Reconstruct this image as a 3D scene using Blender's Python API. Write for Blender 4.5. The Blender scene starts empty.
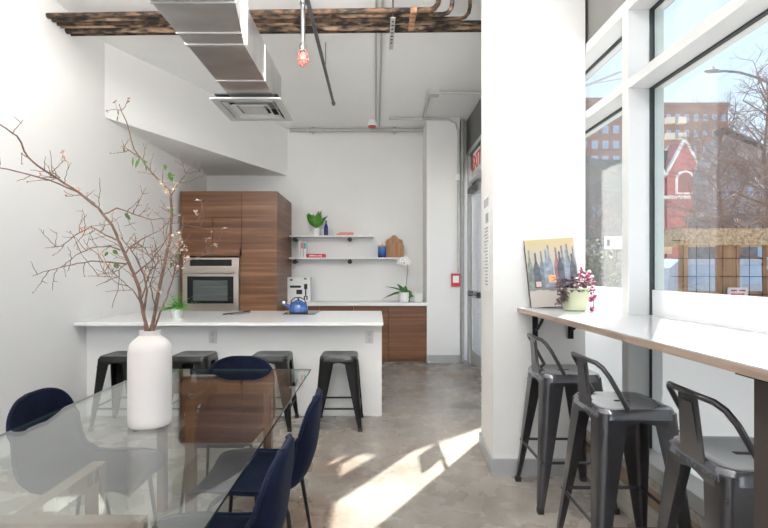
import bpy, bmesh, math, random
from mathutils import Vector, Matrix
R = math.radians
PI = math.pi
col = bpy.context.scene.collection
scene = bpy.context.scene
HC = 1.376          # eye height
rng = random.Random(7)

def W(x, y, d):     # a point seen at (x, y) in the photograph, d metres away
    return Vector(((x-376)*d/480, d, HC-(y-272)*d/480))

# ------------------------------------------------------------ materials
MATS = {}
def newmat(name):
    m = bpy.data.materials.new(name); m.use_nodes = True
    nt = m.node_tree
    return m, nt, nt.nodes['Principled BSDF']

def mat(name, c, rough=0.5, metal=0.0, var=0.06, scale=8.0, bump=0.0, bscale=60.0, sheen=0.0, coat=0.0, stretch=(1,1,1), spec=0.5, emit=0.0):
    if name in MATS: return MATS[name]
    m, nt, b = newmat(name)
    N, L = nt.nodes, nt.links
    tc = N.new('ShaderNodeTexCoord'); mp = N.new('ShaderNodeMapping')
    mp.inputs['Scale'].default_value = stretch
    L.new(tc.outputs['Object'], mp.inputs['Vector'])
    nz = N.new('ShaderNodeTexNoise'); nz.inputs['Scale'].default_value = scale; nz.inputs['Detail'].default_value = 5
    L.new(mp.outputs['Vector'], nz.inputs['Vector'])
    cr = N.new('ShaderNodeValToRGB')
    cr.color_ramp.elements[0].position = 0.3; cr.color_ramp.elements[1].position = 0.7
    cr.color_ramp.elements[0].color = tuple(max(0, v*(1-var)) for v in c) + (1,)
    cr.color_ramp.elements[1].color = tuple(min(1, v*(1+var)) for v in c) + (1,)
    L.new(nz.outputs['Fac'], cr.inputs['Fac']); L.new(cr.outputs['Color'], b.inputs['Base Color'])
    b.inputs['Roughness'].default_value = rough; b.inputs['Metallic'].default_value = metal
    b.inputs['Sheen Weight'].default_value = sheen; b.inputs['Coat Weight'].default_value = coat
    b.inputs['Specular IOR Level'].default_value = spec
    if emit:
        b.inputs['Emission Color'].default_value = c + (1,); b.inputs['Emission Strength'].default_value = emit
    if bump:
        n2 = N.new('ShaderNodeTexNoise'); n2.inputs['Scale'].default_value = bscale; n2.inputs['Detail'].default_value = 4
        L.new(mp.outputs['Vector'], n2.inputs['Vector'])
        bp = N.new('ShaderNodeBump'); bp.inputs['Strength'].default_value = bump; bp.inputs['Distance'].default_value = 0.01
        L.new(n2.outputs['Fac'], bp.inputs['Height']); L.new(bp.outputs['Normal'], b.inputs['Normal'])
    MATS[name] = m
    return m

def streak_wood(name, dark, mid, light, stretch, scale=3.0, rough=0.4):
    m, nt, b = newmat(name); N, L = nt.nodes, nt.links
    tc = N.new('ShaderNodeTexCoord'); mp = N.new('ShaderNodeMapping'); mp.inputs['Scale'].default_value = stretch
    L.new(tc.outputs['Object'], mp.inputs['Vector'])
    a = N.new('ShaderNodeTexNoise'); a.inputs['Scale'].default_value = scale; a.inputs['Detail'].default_value = 8; a.inputs['Roughness'].default_value = 0.65
    L.new(mp.outputs['Vector'], a.inputs['Vector'])
    cr = N.new('ShaderNodeValToRGB'); e = cr.color_ramp.elements
    e[0].position = 0.32; e[0].color = dark+(1,); e[1].position = 0.72; e[1].color = light+(1,)
    k = cr.color_ramp.elements.new(0.52); k.color = mid+(1,)
    L.new(a.outputs['Fac'], cr.inputs['Fac']); L.new(cr.outputs['Color'], b.inputs['Base Color'])
    b.inputs['Roughness'].default_value = rough
    MATS[name] = m
    return m

def glass(name, tint=(1,1,1), refl=1.0, rough=0.0, ior=1.5):
    m = bpy.data.materials.new(name); m.use_nodes = True
    nt = m.node_tree; N, L = nt.nodes, nt.links; N.clear()
    out = N.new('ShaderNodeOutputMaterial'); mix = N.new('ShaderNodeMixShader')
    tr = N.new('ShaderNodeBsdfTransparent'); tr.inputs['Color'].default_value = tint+(1,)
    gl = N.new('ShaderNodeBsdfGlossy'); gl.inputs['Roughness'].default_value = rough
    gl.inputs['Color'].default_value = (refl,)*3+(1,)
    fr = N.new('ShaderNodeFresnel'); geo = N.new('ShaderNodeNewGeometry')
    mr = N.new('ShaderNodeMapRange')
    mr.inputs['To Min'].default_value = ior; mr.inputs['To Max'].default_value = 1/ior
    L.new(geo.outputs['Backfacing'], mr.inputs['Value']); L.new(mr.outputs['Result'], fr.inputs['IOR'])
    L.new(fr.outputs['Fac'], mix.inputs['Fac']); L.new(tr.outputs['BSDF'], mix.inputs[1]); L.new(gl.outputs['BSDF'], mix.inputs[2])
    L.new(mix.outputs['Shader'], out.inputs['Surface'])
    MATS[name] = m
    return m

WALL = mat('white_paint', (0.82,0.815,0.80), 0.7, var=0.012, scale=2.5, bump=0.04, bscale=30)
CEIL = mat('ceiling_paint', (0.93,0.93,0.92), 0.8, var=0.02, scale=1.5, bump=0.10, bscale=18)
PIER = mat('pier_plaster', (0.80,0.79,0.77), 0.75, var=0.03, scale=3, bump=0.08, bscale=25)
GREYCONC = mat('grey_concrete', (0.17,0.167,0.16), 0.85, var=0.12, scale=3, bump=0.1)
FRAME = mat('white_frame', (0.60,0.605,0.605), 0.35, var=0.01)
SHELFW = mat('white_laminate', (0.85,0.85,0.85), 0.3, var=0.01)
QUARTZ = mat('white_quartz', (0.84,0.84,0.83), 0.16, var=0.015, scale=12)
BARTOP = mat('bar_white', (0.54,0.55,0.56), 0.14, var=0.01)
BASEB = mat('grey_baseboard', (0.40,0.41,0.415), 0.5, var=0.03)
WALNUT = streak_wood('walnut_veneer', (0.092,0.035,0.014), (0.175,0.073,0.031), (0.38,0.20,0.105), (0.22,0.22,8), 1.7, 0.38)
TRESTLE = streak_wood('walnut_leg', (0.09,0.038,0.017), (0.15,0.066,0.03), (0.22,0.105,0.055), (6,6,1), 4, 0.15)
TRESTLE.node_tree.nodes['Principled BSDF'].inputs['Coat Weight'].default_value = 1.0
BAREDGE = streak_wood('bar_edge_wood', (0.26,0.19,0.145), (0.36,0.27,0.215), (0.45,0.35,0.29), (14,0.7,20), 3, 0.5)
BOARDW = streak_wood('cutting_board_wood', (0.22,0.09,0.03), (0.36,0.17,0.07), (0.5,0.27,0.12), (16,4,0.6), 3, 0.5)
GALV = mat('galvanised_steel', (0.50,0.495,0.485), 0.3, 0.7, var=0.16, scale=2.5, stretch=(1,2,1))
GALVL = mat('galvanised_seam', (0.58,0.58,0.57), 0.4, 0.6, var=0.1)
CONDUIT = mat('painted_conduit', (0.52,0.52,0.50), 0.5, 0.2, var=0.1, scale=14)
DARKPIPE = mat('grey_conduit', (0.13,0.13,0.13), 0.4, 0.6, var=0.15)
STAIN = mat('stainless_steel', (0.62,0.55,0.49), 0.28, 0.9, var=0.05, stretch=(1,1,20))
BLACKGL = mat('black_glass', (0.006,0.007,0.008), 0.08, var=0.1)
OVENGL = mat('oven_window_glass', (0.10,0.115,0.11), 0.12, var=0.3, scale=6, stretch=(0.3,1,6))
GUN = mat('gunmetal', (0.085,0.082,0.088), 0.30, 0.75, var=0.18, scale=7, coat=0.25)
SEATM = mat('gunmetal_sky_sheen', (0.15,0.155,0.175), 0.2, 0.6, var=0.1, scale=7, coat=1.0)  # same paint as the body, lightened and blued for sky reflection on the seats
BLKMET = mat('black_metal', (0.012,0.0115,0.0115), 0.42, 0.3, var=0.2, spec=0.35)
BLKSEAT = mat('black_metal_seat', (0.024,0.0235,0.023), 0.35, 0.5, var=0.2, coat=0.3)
BLKLEG = mat('black_tube', (0.012,0.012,0.014), 0.4, 0.4, var=0.1)
VELVET = mat('navy_velvet', (0.0040,0.0064,0.019), 0.8, var=0.6, scale=8, sheen=0.045, bump=0.25, bscale=9, spec=0.12)
VELVET.node_tree.nodes['Principled BSDF'].inputs['Sheen Tint'].default_value = (0.35,0.5,1.0,1)
PIPING = mat('navy_piping', (0.004,0.007,0.024), 0.8, var=0.3, sheen=0.08, spec=0.15)
VASEM = mat('matt_ceramic', (0.64,0.595,0.57), 0.65, var=0.015, bump=0.05, bscale=80)
CERAM = mat('white_ceramic', (0.85,0.85,0.83), 0.3, var=0.01)
BARK = mat('twig_bark', (0.20,0.12,0.088), 0.8, var=0.35, scale=40)
LEAF = mat('leaf_green', (0.07,0.25,0.025), 0.45, var=0.6, scale=16)
LEAFL = mat('fern_green', (0.14,0.44,0.05), 0.5, var=0.3, scale=25)
LEAFD = mat('orchid_leaf_green', (0.045,0.16,0.03), 0.4, var=0.3, scale=25)
BLOSS = mat('cream_blossom', (0.82,0.68,0.55), 0.7, var=0.15, scale=60)
OBLOSS = mat('peach_bud', (0.72,0.36,0.20), 0.7, var=0.2, scale=60)
COBALT = mat('cobalt_glass', (0.02,0.02,0.22), 0.12, var=0.1)
KBLUE = mat('blue_enamel', (0.035,0.10,0.30), 0.15, var=0.15, coat=0.6)
RED = mat('red_cover', (0.55,0.02,0.03), 0.5, var=0.1)
CORAL = mat('coral_cover', (0.72,0.26,0.22), 0.5, var=0.2, scale=40)
TEAL = mat('teal_print', (0.06,0.42,0.55), 0.5)
PAPER = mat('white_paper', (0.84,0.84,0.82), 0.7, var=0.01)
INK = mat('grey_ink', (0.46,0.47,0.50), 0.8, var=0.2)
BLK = mat('black_print', (0.02,0.02,0.02), 0.6)
REDL = mat('red_letters', (0.80,0.04,0.03), 0.4)
RUST = mat('rusted_pipe', (0.06,0.042,0.032), 0.85, 0.1, var=0.9, scale=24, bump=0.6, bscale=30, stretch=(0.5,1,1))
RUST2 = mat('peeling_pipe', (0.15,0.10,0.07), 0.85, 0.1, var=0.95, scale=20, bump=0.6, bscale=30, stretch=(0.4,1,1))
for rm, lo_, hi_ in ((RUST,(0.018,0.014,0.012,1),(0.17,0.10,0.06,1)),(RUST2,(0.025,0.018,0.014,1),(0.40,0.27,0.18,1))):
    rp_ = [n_ for n_ in rm.node_tree.nodes if n_.type == 'VALTORGB'][0].color_ramp.elements
    rp_[0].position = 0.42; rp_[1].position = 0.66; rp_[0].color = lo_; rp_[1].color = hi_
CLAMPR = mat('rusty_clamp', (0.36,0.20,0.12), 0.8, 0.2, var=0.4, scale=20)
ALUM = mat('door_aluminium', (0.55,0.55,0.54), 0.4, 0.4, var=0.05)
DGREY = mat('dark_grey_gasket', (0.03,0.035,0.035), 0.6, var=0.1)
POTG = mat('pale_green_pot', (0.60,0.63,0.43), 0.5, var=0.04)
PURP = mat('purple_leaf', (0.13,0.07,0.09), 0.6, var=0.4, scale=50)
PINK = mat('magenta_bloom', (0.33,0.045,0.12), 0.6, var=0.4, scale=60)
PINKW = mat('pale_pink_bloom', (0.80,0.55,0.60), 0.6, var=0.2, scale=60)
STONE = mat('rough_mortar', (0.50,0.46,0.41), 0.9, var=0.25, scale=22, bump=0.6, bscale=40)
CURBW = mat('curb_plank', (0.34,0.25,0.18), 0.7, var=0.3, scale=5, stretch=(6,0.6,9))
CURBG = mat('curb_grey', (0.50,0.46,0.41), 0.7, var=0.12, scale=5, stretch=(6,0.6,9))
CLEAR = glass('window_glass', (0.845,0.865,0.87))
TABLEG = glass('table_glass', (0.93,0.97,0.95), ior=2.1)
EDGEG = mat('glass_edge_green', (0.05,0.075,0.07), 0.15, var=0.1)
BULBG = mat('red_cage_lamp', (0.50,0.13,0.10), 0.4, var=0.1)

# frosted film
m, nt, b = newmat('frosted_film'); b.inputs['Base Color'].default_value = (0.80,0.81,0.82,1)
b.inputs['Roughness'].default_value = 0.55
tl = nt.nodes.new('ShaderNodeBsdfTranslucent'); tl.inputs['Color'].default_value = (0.8,0.81,0.82,1)
nz = nt.nodes.new('ShaderNodeTexNoise'); nz.inputs['Scale'].default_value = 2
mr = nt.nodes.new('ShaderNodeMapRange'); mr.inputs['To Min'].default_value = 0.30; mr.inputs['To Max'].default_value = 0.40
nt.links.new(nz.outputs['Fac'], mr.inputs['Value'])
mx = nt.nodes.new('ShaderNodeMixShader'); nt.links.new(mr.outputs['Result'], mx.inputs['Fac'])
nt.links.new(b.outputs['BSDF'], mx.inputs[1]); nt.links.new(tl.outputs['BSDF'], mx.inputs[2])
nt.links.new(mx.outputs['Shader'], nt.nodes['Material Output'].inputs['Surface'])
FROST = m

# polished concrete
m, nt, b = newmat('polished_concrete'); N, L = nt.nodes, nt.links
tc = N.new('ShaderNodeTexCoord')
def noise(s, d=6, r=0.55, off=(0,0,0)):
    mp = N.new('ShaderNodeMapping'); mp.inputs['Location'].default_value = off
    L.new(tc.outputs['Object'], mp.inputs['Vector'])
    n = N.new('ShaderNodeTexNoise'); n.inputs['Scale'].default_value = s; n.inputs['Detail'].default_value = d; n.inputs['Roughness'].default_value = r
    L.new(mp.outputs['Vector'], n.inputs['Vector']); return n
def ramp(src, p0, c0, p1, c1):
    r = N.new('ShaderNodeValToRGB'); r.color_ramp.elements[0].position = p0; r.color_ramp.elements[0].color = c0+(1,)
    r.color_ramp.elements[1].position = p1; r.color_ramp.elements[1].color = c1+(1,)
    L.new(src.outputs['Fac'], r.inputs['Fac']); return r
def mixc(a, bb, fac=None, f=0.5, mode='MIX'):
    x = N.new('ShaderNodeMix'); x.data_type = 'RGBA'; x.blend_type = mode
    if fac: L.new(fac, x.inputs[0])
    else: x.inputs[0].default_value = f
    L.new(a, x.inputs[6]); L.new(bb, x.inputs[7]); return x.outputs[2]
c1 = ramp(noise(1.3, 8, 0.6), 0.35, (0.20,0.178,0.152), 0.68, (0.42,0.39,0.35))
c2 = ramp(noise(0.9, 6, 0.65, (3,1,0)), 0.42, (0.20,0.135,0.095), 0.62, (0.37,0.33,0.285))
f1 = ramp(noise(1.1, 4, 0.5, (9,4,0)), 0.46, (0,0,0), 0.66, (1,1,1))
cc = mixc(c1.outputs['Color'], c2.outputs['Color'], f1.outputs['Color'])
fine = ramp(noise(22, 6, 0.7), 0.3, (0.80,0.80,0.80), 0.7, (1.12,1.12,1.12))
cc = mixc(cc, fine.outputs['Color'], None, 0.75, 'MULTIPLY')
L.new(cc, b.inputs['Base Color'])
rr = N.new('ShaderNodeMapRange'); rr.inputs['To Min'].default_value = 0.12; rr.inputs['To Max'].default_value = 0.42
L.new(noise(4, 5).outputs['Fac'], rr.inputs['Value']); L.new(rr.outputs['Result'], b.inputs['Roughness'])
b.inputs['Specular IOR Level'].default_value = 0.55
CONC = m

def brick(name, c1, c2, mortar, scale=1.0, w=0.5, h=0.2):
    m, nt, b = newmat(name); N, L = nt.nodes, nt.links
    tc = N.new('ShaderNodeTexCoord'); mp = N.new('ShaderNodeMapping'); mp.inputs['Rotation'].default_value = (R(90),0,0)
    L.new(tc.outputs['Object'], mp.inputs['Vector'])
    bt = N.new('ShaderNodeTexBrick'); bt.inputs['Color1'].default_value = c1+(1,); bt.inputs['Color2'].default_value = c2+(1,)
    bt.inputs['Mortar'].default_value = mortar+(1,); bt.inputs['Scale'].default_value = scale
    bt.inputs['Brick Width'].default_value = w; bt.inputs['Row Height'].default_value = h; bt.inputs['Mortar Size'].default_value = 0.02
    L.new(mp.outputs['Vector'], bt.inputs['Vector']); L.new(bt.outputs['Color'], b.inputs['Base Color'])
    b.inputs['Roughness'].default_value = 0.9
    MATS[name] = m; return m
BRICKT = brick('tower_brick', (0.42,0.25,0.19), (0.34,0.20,0.155), (0.38,0.3,0.26), 1, 2.0, 0.8)
BRICKR = brick('red_brick', (0.60,0.19,0.17), (0.50,0.16,0.145), (0.5,0.35,0.32), 1, 0.8, 0.3)
BRICKG = brick('grey_block', (0.22,0.205,0.19), (0.18,0.168,0.155), (0.15,0.14,0.13), 1, 1.2, 0.45)
OUTW = mat('pale_trim', (0.85,0.84,0.80), 0.8)
BALC = mat('cream_balcony', (0.80,0.70,0.56), 0.8)
WINB = mat('blue_window', (0.40,0.48,0.62), 0.2, var=0.3, scale=0.4)
SLATE = mat('dark_slate', (0.045,0.065,0.07), 0.8, var=0.2)
ROOFG = mat('brown_grey_roof', (0.33,0.29,0.28), 0.9, var=0.3, scale=0.9)
ASPH = mat('pale_pavement', (0.30,0.29,0.28), 0.9, var=0.1, scale=1)
TREEB = mat('bare_tree_bark', (0.24,0.17,0.145), 0.9, var=0.25, scale=3)
TANW = mat('tan_lumber', (0.40,0.23,0.13), 0.8, var=0.25, scale=3, stretch=(4,4,0.5))
TANB = mat('dried_reed', (0.46,0.32,0.20), 0.9, var=0.45, scale=26, bump=0.8, bscale=40)
SIGNW = mat('sign_white', (0.62,0.62,0.60), 0.5)
SHRUB = mat('winter_shrub', (0.12,0.115,0.06), 0.9, var=0.5, scale=10)

# ------------------------------------------------------------ mesh helper
class MB:
    def __init__(s): s.bm = bmesh.new()
    def box(s, x0, x1, y0, y1, z0, z1, bev=0.0, M=None):
        vs = [s.bm.verts.new((x, y, z)) for z in (z0, z1) for y in (y0, y1) for x in (x0, x1)]
        fs = [s.bm.faces.new([vs[i] for i in q]) for q in ((0,2,3,1),(4,5,7,6),(0,1,5,4),(2,6,7,3),(0,4,6,2),(1,3,7,5))]
        if bev:
            es = list({e for f in fs for e in f.edges})
            r = bmesh.ops.bevel(s.bm, geom=es, offset=bev, segments=2, affect='EDGES', profile=0.6)
            vs = list({v for f in r['faces'] for v in f.verts} | {v for v in vs if v.is_valid})
        if M is not None:
            for v in vs: v.co = M @ v.co
        return s
    def ring(s, c, t, r, n, up=None, sq=1.0):
        t = t.normalized()
        a = t.cross(Vector((0,0,1)) if abs(t.z) < 0.95 else Vector((1,0,0))).normalized(); b = t.cross(a)
        return [s.bm.verts.new(c + (a*math.cos(2*PI*i/n+PI/n) + b*math.sin(2*PI*i/n+PI/n))*r) for i in range(n)]
    def tube(s, pts, r, n=10, caps=True):
        pts = [Vector(p) for p in pts]; rs = r if isinstance(r, (list, tuple)) else [r]*len(pts)
        rings = []; a = None
        for i, p in enumerate(pts):
            t = (pts[min(i+1, len(pts)-1)] - pts[max(i-1, 0)]).normalized()
            if a is None: a = t.cross(Vector((0,0,1)) if abs(t.z) < 0.95 else Vector((1,0,0))).normalized()
            else:
                a = (a - t*a.dot(t)); a = a.normalized() if a.length > 1e-6 else t.orthogonal().normalized()
            b = t.cross(a)
            rings.append([s.bm.verts.new(p + (a*math.cos(2*PI*k/n) + b*math.sin(2*PI*k/n))*rs[i]) for k in range(n)])
        for i in range(len(rings)-1):
            for k in range(n):
                s.bm.faces.new((rings[i][k], rings[i][(k+1)%n], rings[i+1][(k+1)%n], rings[i+1][k]))
        if caps: s.bm.faces.new(rings[0][::-1]); s.bm.faces.new(rings[-1])
        return s
    def lathe(s, prof, n=40, c=(0,0,0), capb=True, capt=True):
        rings = [[s.bm.verts.new((c[0]+r*math.cos(2*PI*k/n), c[1]+r*math.sin(2*PI*k/n), c[2]+z)) for k in range(n)] for r, z in prof]
        for i in range(len(rings)-1):
            for k in range(n):
                s.bm.faces.new((rings[i][k], rings[i][(k+1)%n], rings[i+1][(k+1)%n], rings[i+1][k]))
        if capb: s.bm.faces.new(rings[0][::-1])
        if capt: s.bm.faces.new(rings[-1])
        return s
    def prism(s, poly, vec):        # poly: list of 3-d points, extruded by vec
        a = [s.bm.verts.new(Vector(p)) for p in poly]; v = Vector(vec)
        b = [s.bm.verts.new(Vector(p)+v) for p in poly]; n = len(poly)
        s.bm.faces.new(a[::-1]); s.bm.faces.new(b)
        for i in range(n): s.bm.faces.new((a[i], a[(i+1)%n], b[(i+1)%n], b[i]))
        return s
    def ball(s, c, r, sc=(1,1,1), sub=1):
        M = Matrix.Translation(Vector(c)) @ Matrix.Diagonal((sc[0], sc[1], sc[2], 1))
        bmesh.ops.create_icosphere(s.bm, subdivisions=sub, radius=r, matrix=M); return s
    def leaf(s, base, d, length, width, up=(0,0,1), curl=0.2, n=5):
        base = Vector(base); d = Vector(d).normalized(); u = Vector(up)
        side = d.cross(u); side = side.normalized() if side.length > 1e-4 else d.orthogonal().normalized()
        nrm = side.cross(d); prev = None; lo = []
        for i in range(n+1):
            t = i/n; w = width*0.5*math.sin(PI*min(0.98, max(0.04, t))**0.8)
            c = base + d*length*t - nrm*curl*length*t*t
            lo.append([s.bm.verts.new(c - side*w), s.bm.verts.new(c - nrm*w*0.3), s.bm.verts.new(c + side*w)])
        for i in range(n):
            for k in range(2): s.bm.faces.new((lo[i][k], lo[i][k+1], lo[i+1][k+1], lo[i+1][k]))
        return s
    def mesh(s, name, m, smooth=False, bevel=0):
        bmesh.ops.recalc_face_normals(s.bm, faces=s.bm.faces)
        me = bpy.data.meshes.new(name); s.bm.to_mesh(me); s.bm.free()
        for mm in (m if isinstance(m, (list, tuple)) else [m]): me.materials.append(mm)
        if smooth:
            for p in me.polygons: p.use_smooth = True
            try: me.set_sharp_from_angle(angle=R(40))
            except Exception: pass
        return me

def obj(name, mb, m, parent=None, smooth=False, kind=None, loc=None, label=None):
    o = bpy.data.objects.new(name, mb.mesh(name, m, smooth)); col.objects.link(o)
    if parent is not None: o.parent = parent
    if loc: o.location = loc
    if kind: o['kind'] = kind
    if label: o['label'] = label
    return o
def struct(name, mb, m, parent=None, smooth=False):
    o = obj(name, mb, m, parent, smooth)
    if parent is None: o['kind'] = 'structure'
    return o
def tag(o, label, cat, group=None, kind=None):
    o['label'] = label; o['category'] = cat
    if group: o['group'] = group
    if kind: o['kind'] = kind
    return o
def thing(name, label, cat, loc=(0,0,0), rotz=0, group=None):
    o = bpy.data.objects.new(name, None); col.objects.link(o); o.empty_display_size = 0.05
    o.location = loc; o.rotation_euler = (0,0,rotz)
    return tag(o, label, cat, group)
def copy_tree(o, parent=None):
    c = o.copy(); col.objects.link(c)
    if parent is not None: c.parent = parent
    for ch in list(o.children): copy_tree(ch, c)
    return c
def B(*a, **k): return MB().box(*a, **k)
def text_mesh(body, size, extr=0.002):
    cu = bpy.data.curves.new('lettering', 'FONT'); cu.body = body; cu.size = size; cu.extrude = extr
    cu.align_x = 'CENTER'; cu.align_y = 'CENTER'
    t = bpy.data.objects.new('lettering', cu); col.objects.link(t)
    bpy.context.view_layer.update()
    me = bpy.data.meshes.new_from_object(t.evaluated_get(bpy.context.evaluated_depsgraph_get()))
    bpy.data.objects.remove(t); return me

# ------------------------------------------------------------ room shell
LX, GX, FX = -2.77, 1.55, 1.42      # left wall, glass plane, room face of the frames
ZC, YB, YR = 3.72, 7.87, -3.6       # ceiling, back wall, rear of the room
struct('floor', B(LX-0.2, 1.70, YR, YB+0.2, -0.15, 0), CONC)
struct('ceiling', B(LX-0.2, 1.85, YR, YB+0.2, ZC, ZC+0.25), CEIL)
struct('wall_left', B(LX-0.2, LX, YR, YB+0.2, 0, ZC), WALL)
struct('wall_back', B(LX, 1.85, YB, YB+0.2, 0, ZC), WALL)
# diagonal bulkhead over the kitchen corner
struct('wall_bulkhead', MB().prism([(LX,4.9,2.955),(LX,YB,2.955),(-1.45,YB,2.955)], (0,0,ZC-2.955)), WALL)
# pier by the door, beside the kitchen
struct('wall_door_pier', B(0.77, 1.27, 7.27, YB, 0, ZC), WALL)
struct('baseboard_door_pier', MB().box(0.775, 1.275, 7.255, 7.27, 0, 0.12).box(1.27, 1.285, 7.255, 7.6, 0, 0.12), BASEB)
struct('wall_door_return', B(1.27, 1.62, 7.5, YB, 0, ZC), WALL)
# the big white pier
struct('wall_pier', MB().prism([(0.793,3.25,0),(1.417,3.25,0),(1.417,3.80,0),(0.830,3.78,0)], (0,0,ZC)), PIER)
struct('baseboard_pier', MB().box(0.777, 1.43, 3.232, 3.2495, 0, 0.115).prism([(0.777,3.25,0),(0.7925,3.25,0),(0.8295,3.79,0),(0.814,3.79,0)], (0,0,0.115)), BASEB)
# window wall: curb, frames, spandrel
struct('trim_1', B(FX, 1.70, YR, 6.355, 0, 0.16), CURBG)
struct('trim_2', B(FX+0.004, 1.70, YR, 6.355, 0.16, 0.265), CURBW)
struct('trim_3', B(FX-0.006, 1.70, YR, 6.355, 0.265, 0.31), STONE)
struct('trim_4', B(FX+0.0, 1.66, YR, 6.355, 0.31, 0.386, 0.006), FRAME)
struct('wall_spandrel', B(FX+0.02, 1.70, YR, YB, 2.92, ZC), GREYCONC)
F1 = FX+0.20
def bay(n, y0, y1, solid_top=False, frost=True, zt=2.41):   # one window: frame, panes
    w = bpy.data.objects.new('window_%d' % n, None); col.objects.link(w); w['kind'] = 'structure'
    zb = 0.386
    f = MB()
    f.box(FX, F1, y0, y1, zt, zt+0.055); f.box(FX, F1, y0, y1, 2.852, 2.92)
    obj('transom', f, FRAME, w)
    g = MB()                             # dark gasket all round each pane
    for (a, c) in ((zb, zt), (zt+0.055, 2.852)):
        g.box(GX-0.012, GX+0.012, y0, y0+0.010, a, c).box(GX-0.012, GX+0.012, y1-0.010, y1, a, c)
        g.box(GX-0.012, GX+0.012, y0+0.010, y1-0.010, c-0.008, c)
    obj('gasket', g, DGREY, w)
    s = MB()
    for (a, c) in ((zb, zt), (zt+0.055, 2.852)):
        s.box(GX+0.012, GX+0.06, y1-0.012, y1, a, c).box(GX+0.012, GX+0.06, y0, y0+0.012, a, c)
    obj('outer_stop', s, mat('stop_metal', (0.45,0.50,0.47), 0.4), w)
    obj('glass_pane', B(GX, GX+0.008, y0+0.01, y1-0.01, zb, zt-0.008), CLEAR, w)
    if solid_top: obj('sun_blocking_panel', B(GX-0.01, GX+0.03, y0, y1, zt+0.055, 2.852), GREYCONC, w)  # unseen opaque panel, added to keep sun out of the upper pane
    else: obj('glass_pane', B(GX, GX+0.008, y0+0.01, y1-0.01, 2.465, 2.844), CLEAR, w)
    if frost: obj('frosted_film', B(GX-0.004, GX-0.001, y0+0.012, y1-0.012, zb, 1.276), FROST, w)
    return w
bay(1, 0.47, 2.70); bay(2, 2.77, 3.90); bay(3, 4.82, 5.78, True, False, 2.57); bay(6, 3.97, 4.76); bay(7, 5.84, 6.36, True, False, 2.57); bay(4, -1.80, 0.40); bay(5, YR+0.1, -1.87)
for i, (a, c) in enumerate(((2.70,2.77),(3.90,3.97),(0.40,0.47),(-1.87,-1.80),(YR,YR+0.1),(4.76,4.82),(5.78,5.84))):
    struct('trim_%d' % (i+5), B(FX, F1, a, c, 0.386, 2.92, 0.002), FRAME)
struct('trim_14', B(FX, F1, 5.95, 6.355, 0.386, 0.42), FRAME)
# rear of the room: storefront glazing
for i, x in enumerate((LX, -1.4, 0.0, 1.4)):
    struct('trim_%d' % (i+16), B(x, x+0.07, YR-0.12, YR, 0, ZC), FRAME)
struct('trim_22', B(LX, 1.62, YR-0.12, YR, 0, 0.12), FRAME)

# ------------------------------------------------------------ glass door in the far right
DX = 1.40
d = bpy.data.objects.new('door_1', None); col.objects.link(d); d['kind'] = 'structure'
f = MB()
f.box(DX, DX+0.12, 6.36, 6.42, 0, 3.21).box(DX, DX+0.12, 7.27, 7.36, 0, 3.21)
f.box(DX, DX+0.12, 6.42, 7.27, 2.64, 2.72).box(DX, DX+0.12, 6.42, 7.27, 3.14, 3.21)
obj('door_frame', f, ALUM, d)
lf = bpy.data.objects.new('door_leaf', None)
f = MB()
f.box(DX+0.03, DX+0.075, 6.43, 6.51, 0.02, 2.62).box(DX+0.03, DX+0.075, 7.16, 7.25, 0.02, 2.62)
f.box(DX+0.03, DX+0.075, 6.51, 7.16, 2.52, 2.62).box(DX+0.03, DX+0.075, 6.51, 7.16, 0.02, 0.22)
f.box(DX+0.03, DX+0.075, 6.51, 7.16, 1.0, 1.04)
leaf_o = obj('door_leaf', f, ALUM, d)
obj('push_bar', MB().tube([(DX-0.02,6.52,1.06),(DX-0.02,7.15,1.06)], 0.018).box(DX-0.03, DX+0.04, 7.1, 7.16, 1.02, 1.10).box(DX-0.03, DX+0.04, 6.52, 6.58, 1.02, 1.10), DARKPIPE, leaf_o)
obj('glass_pane', B(DX+0.05, DX+0.056, 6.51, 7.16, 0.22, 2.52), CLEAR, leaf_o)
obj('door_closer', MB().box(DX-0.05, DX+0.03, 6.75, 7.1, 2.53, 2.60).box(DX-0.05, DX-0.02, 6.42, 6.78, 2.61, 2.63), DARKPIPE, d)
obj('transom_pane', B(DX+0.05, DX+0.056, 6.42, 7.27, 2.72, 3.14), CLEAR, d)
struct('trim_15', B(DX+0.01, DX+0.16, 6.36, 7.5, 3.21, ZC), mat('dark_steel', (0.16,0.16,0.155), 0.5, 0.4))
# exit sign on the transom pane
s = thing('exit_sign', 'illuminated sign with red capital letters hung over the glass door', 'sign', (DX+0.0, 6.74, 2.93), 0)
obj('sign_panel', B(0.01, 0.03, -0.22, 0.22, -0.16, 0.16), PAPER, s)
tm = text_mesh('EXIT', 0.30, 0.003); tm.materials.append(REDL)
t = bpy.data.objects.new('lettering', tm); col.objects.link(t); t.parent = s
t.rotation_euler = (R(90), 0, R(-90)); t.location = (0.006, 0, 0)

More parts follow.
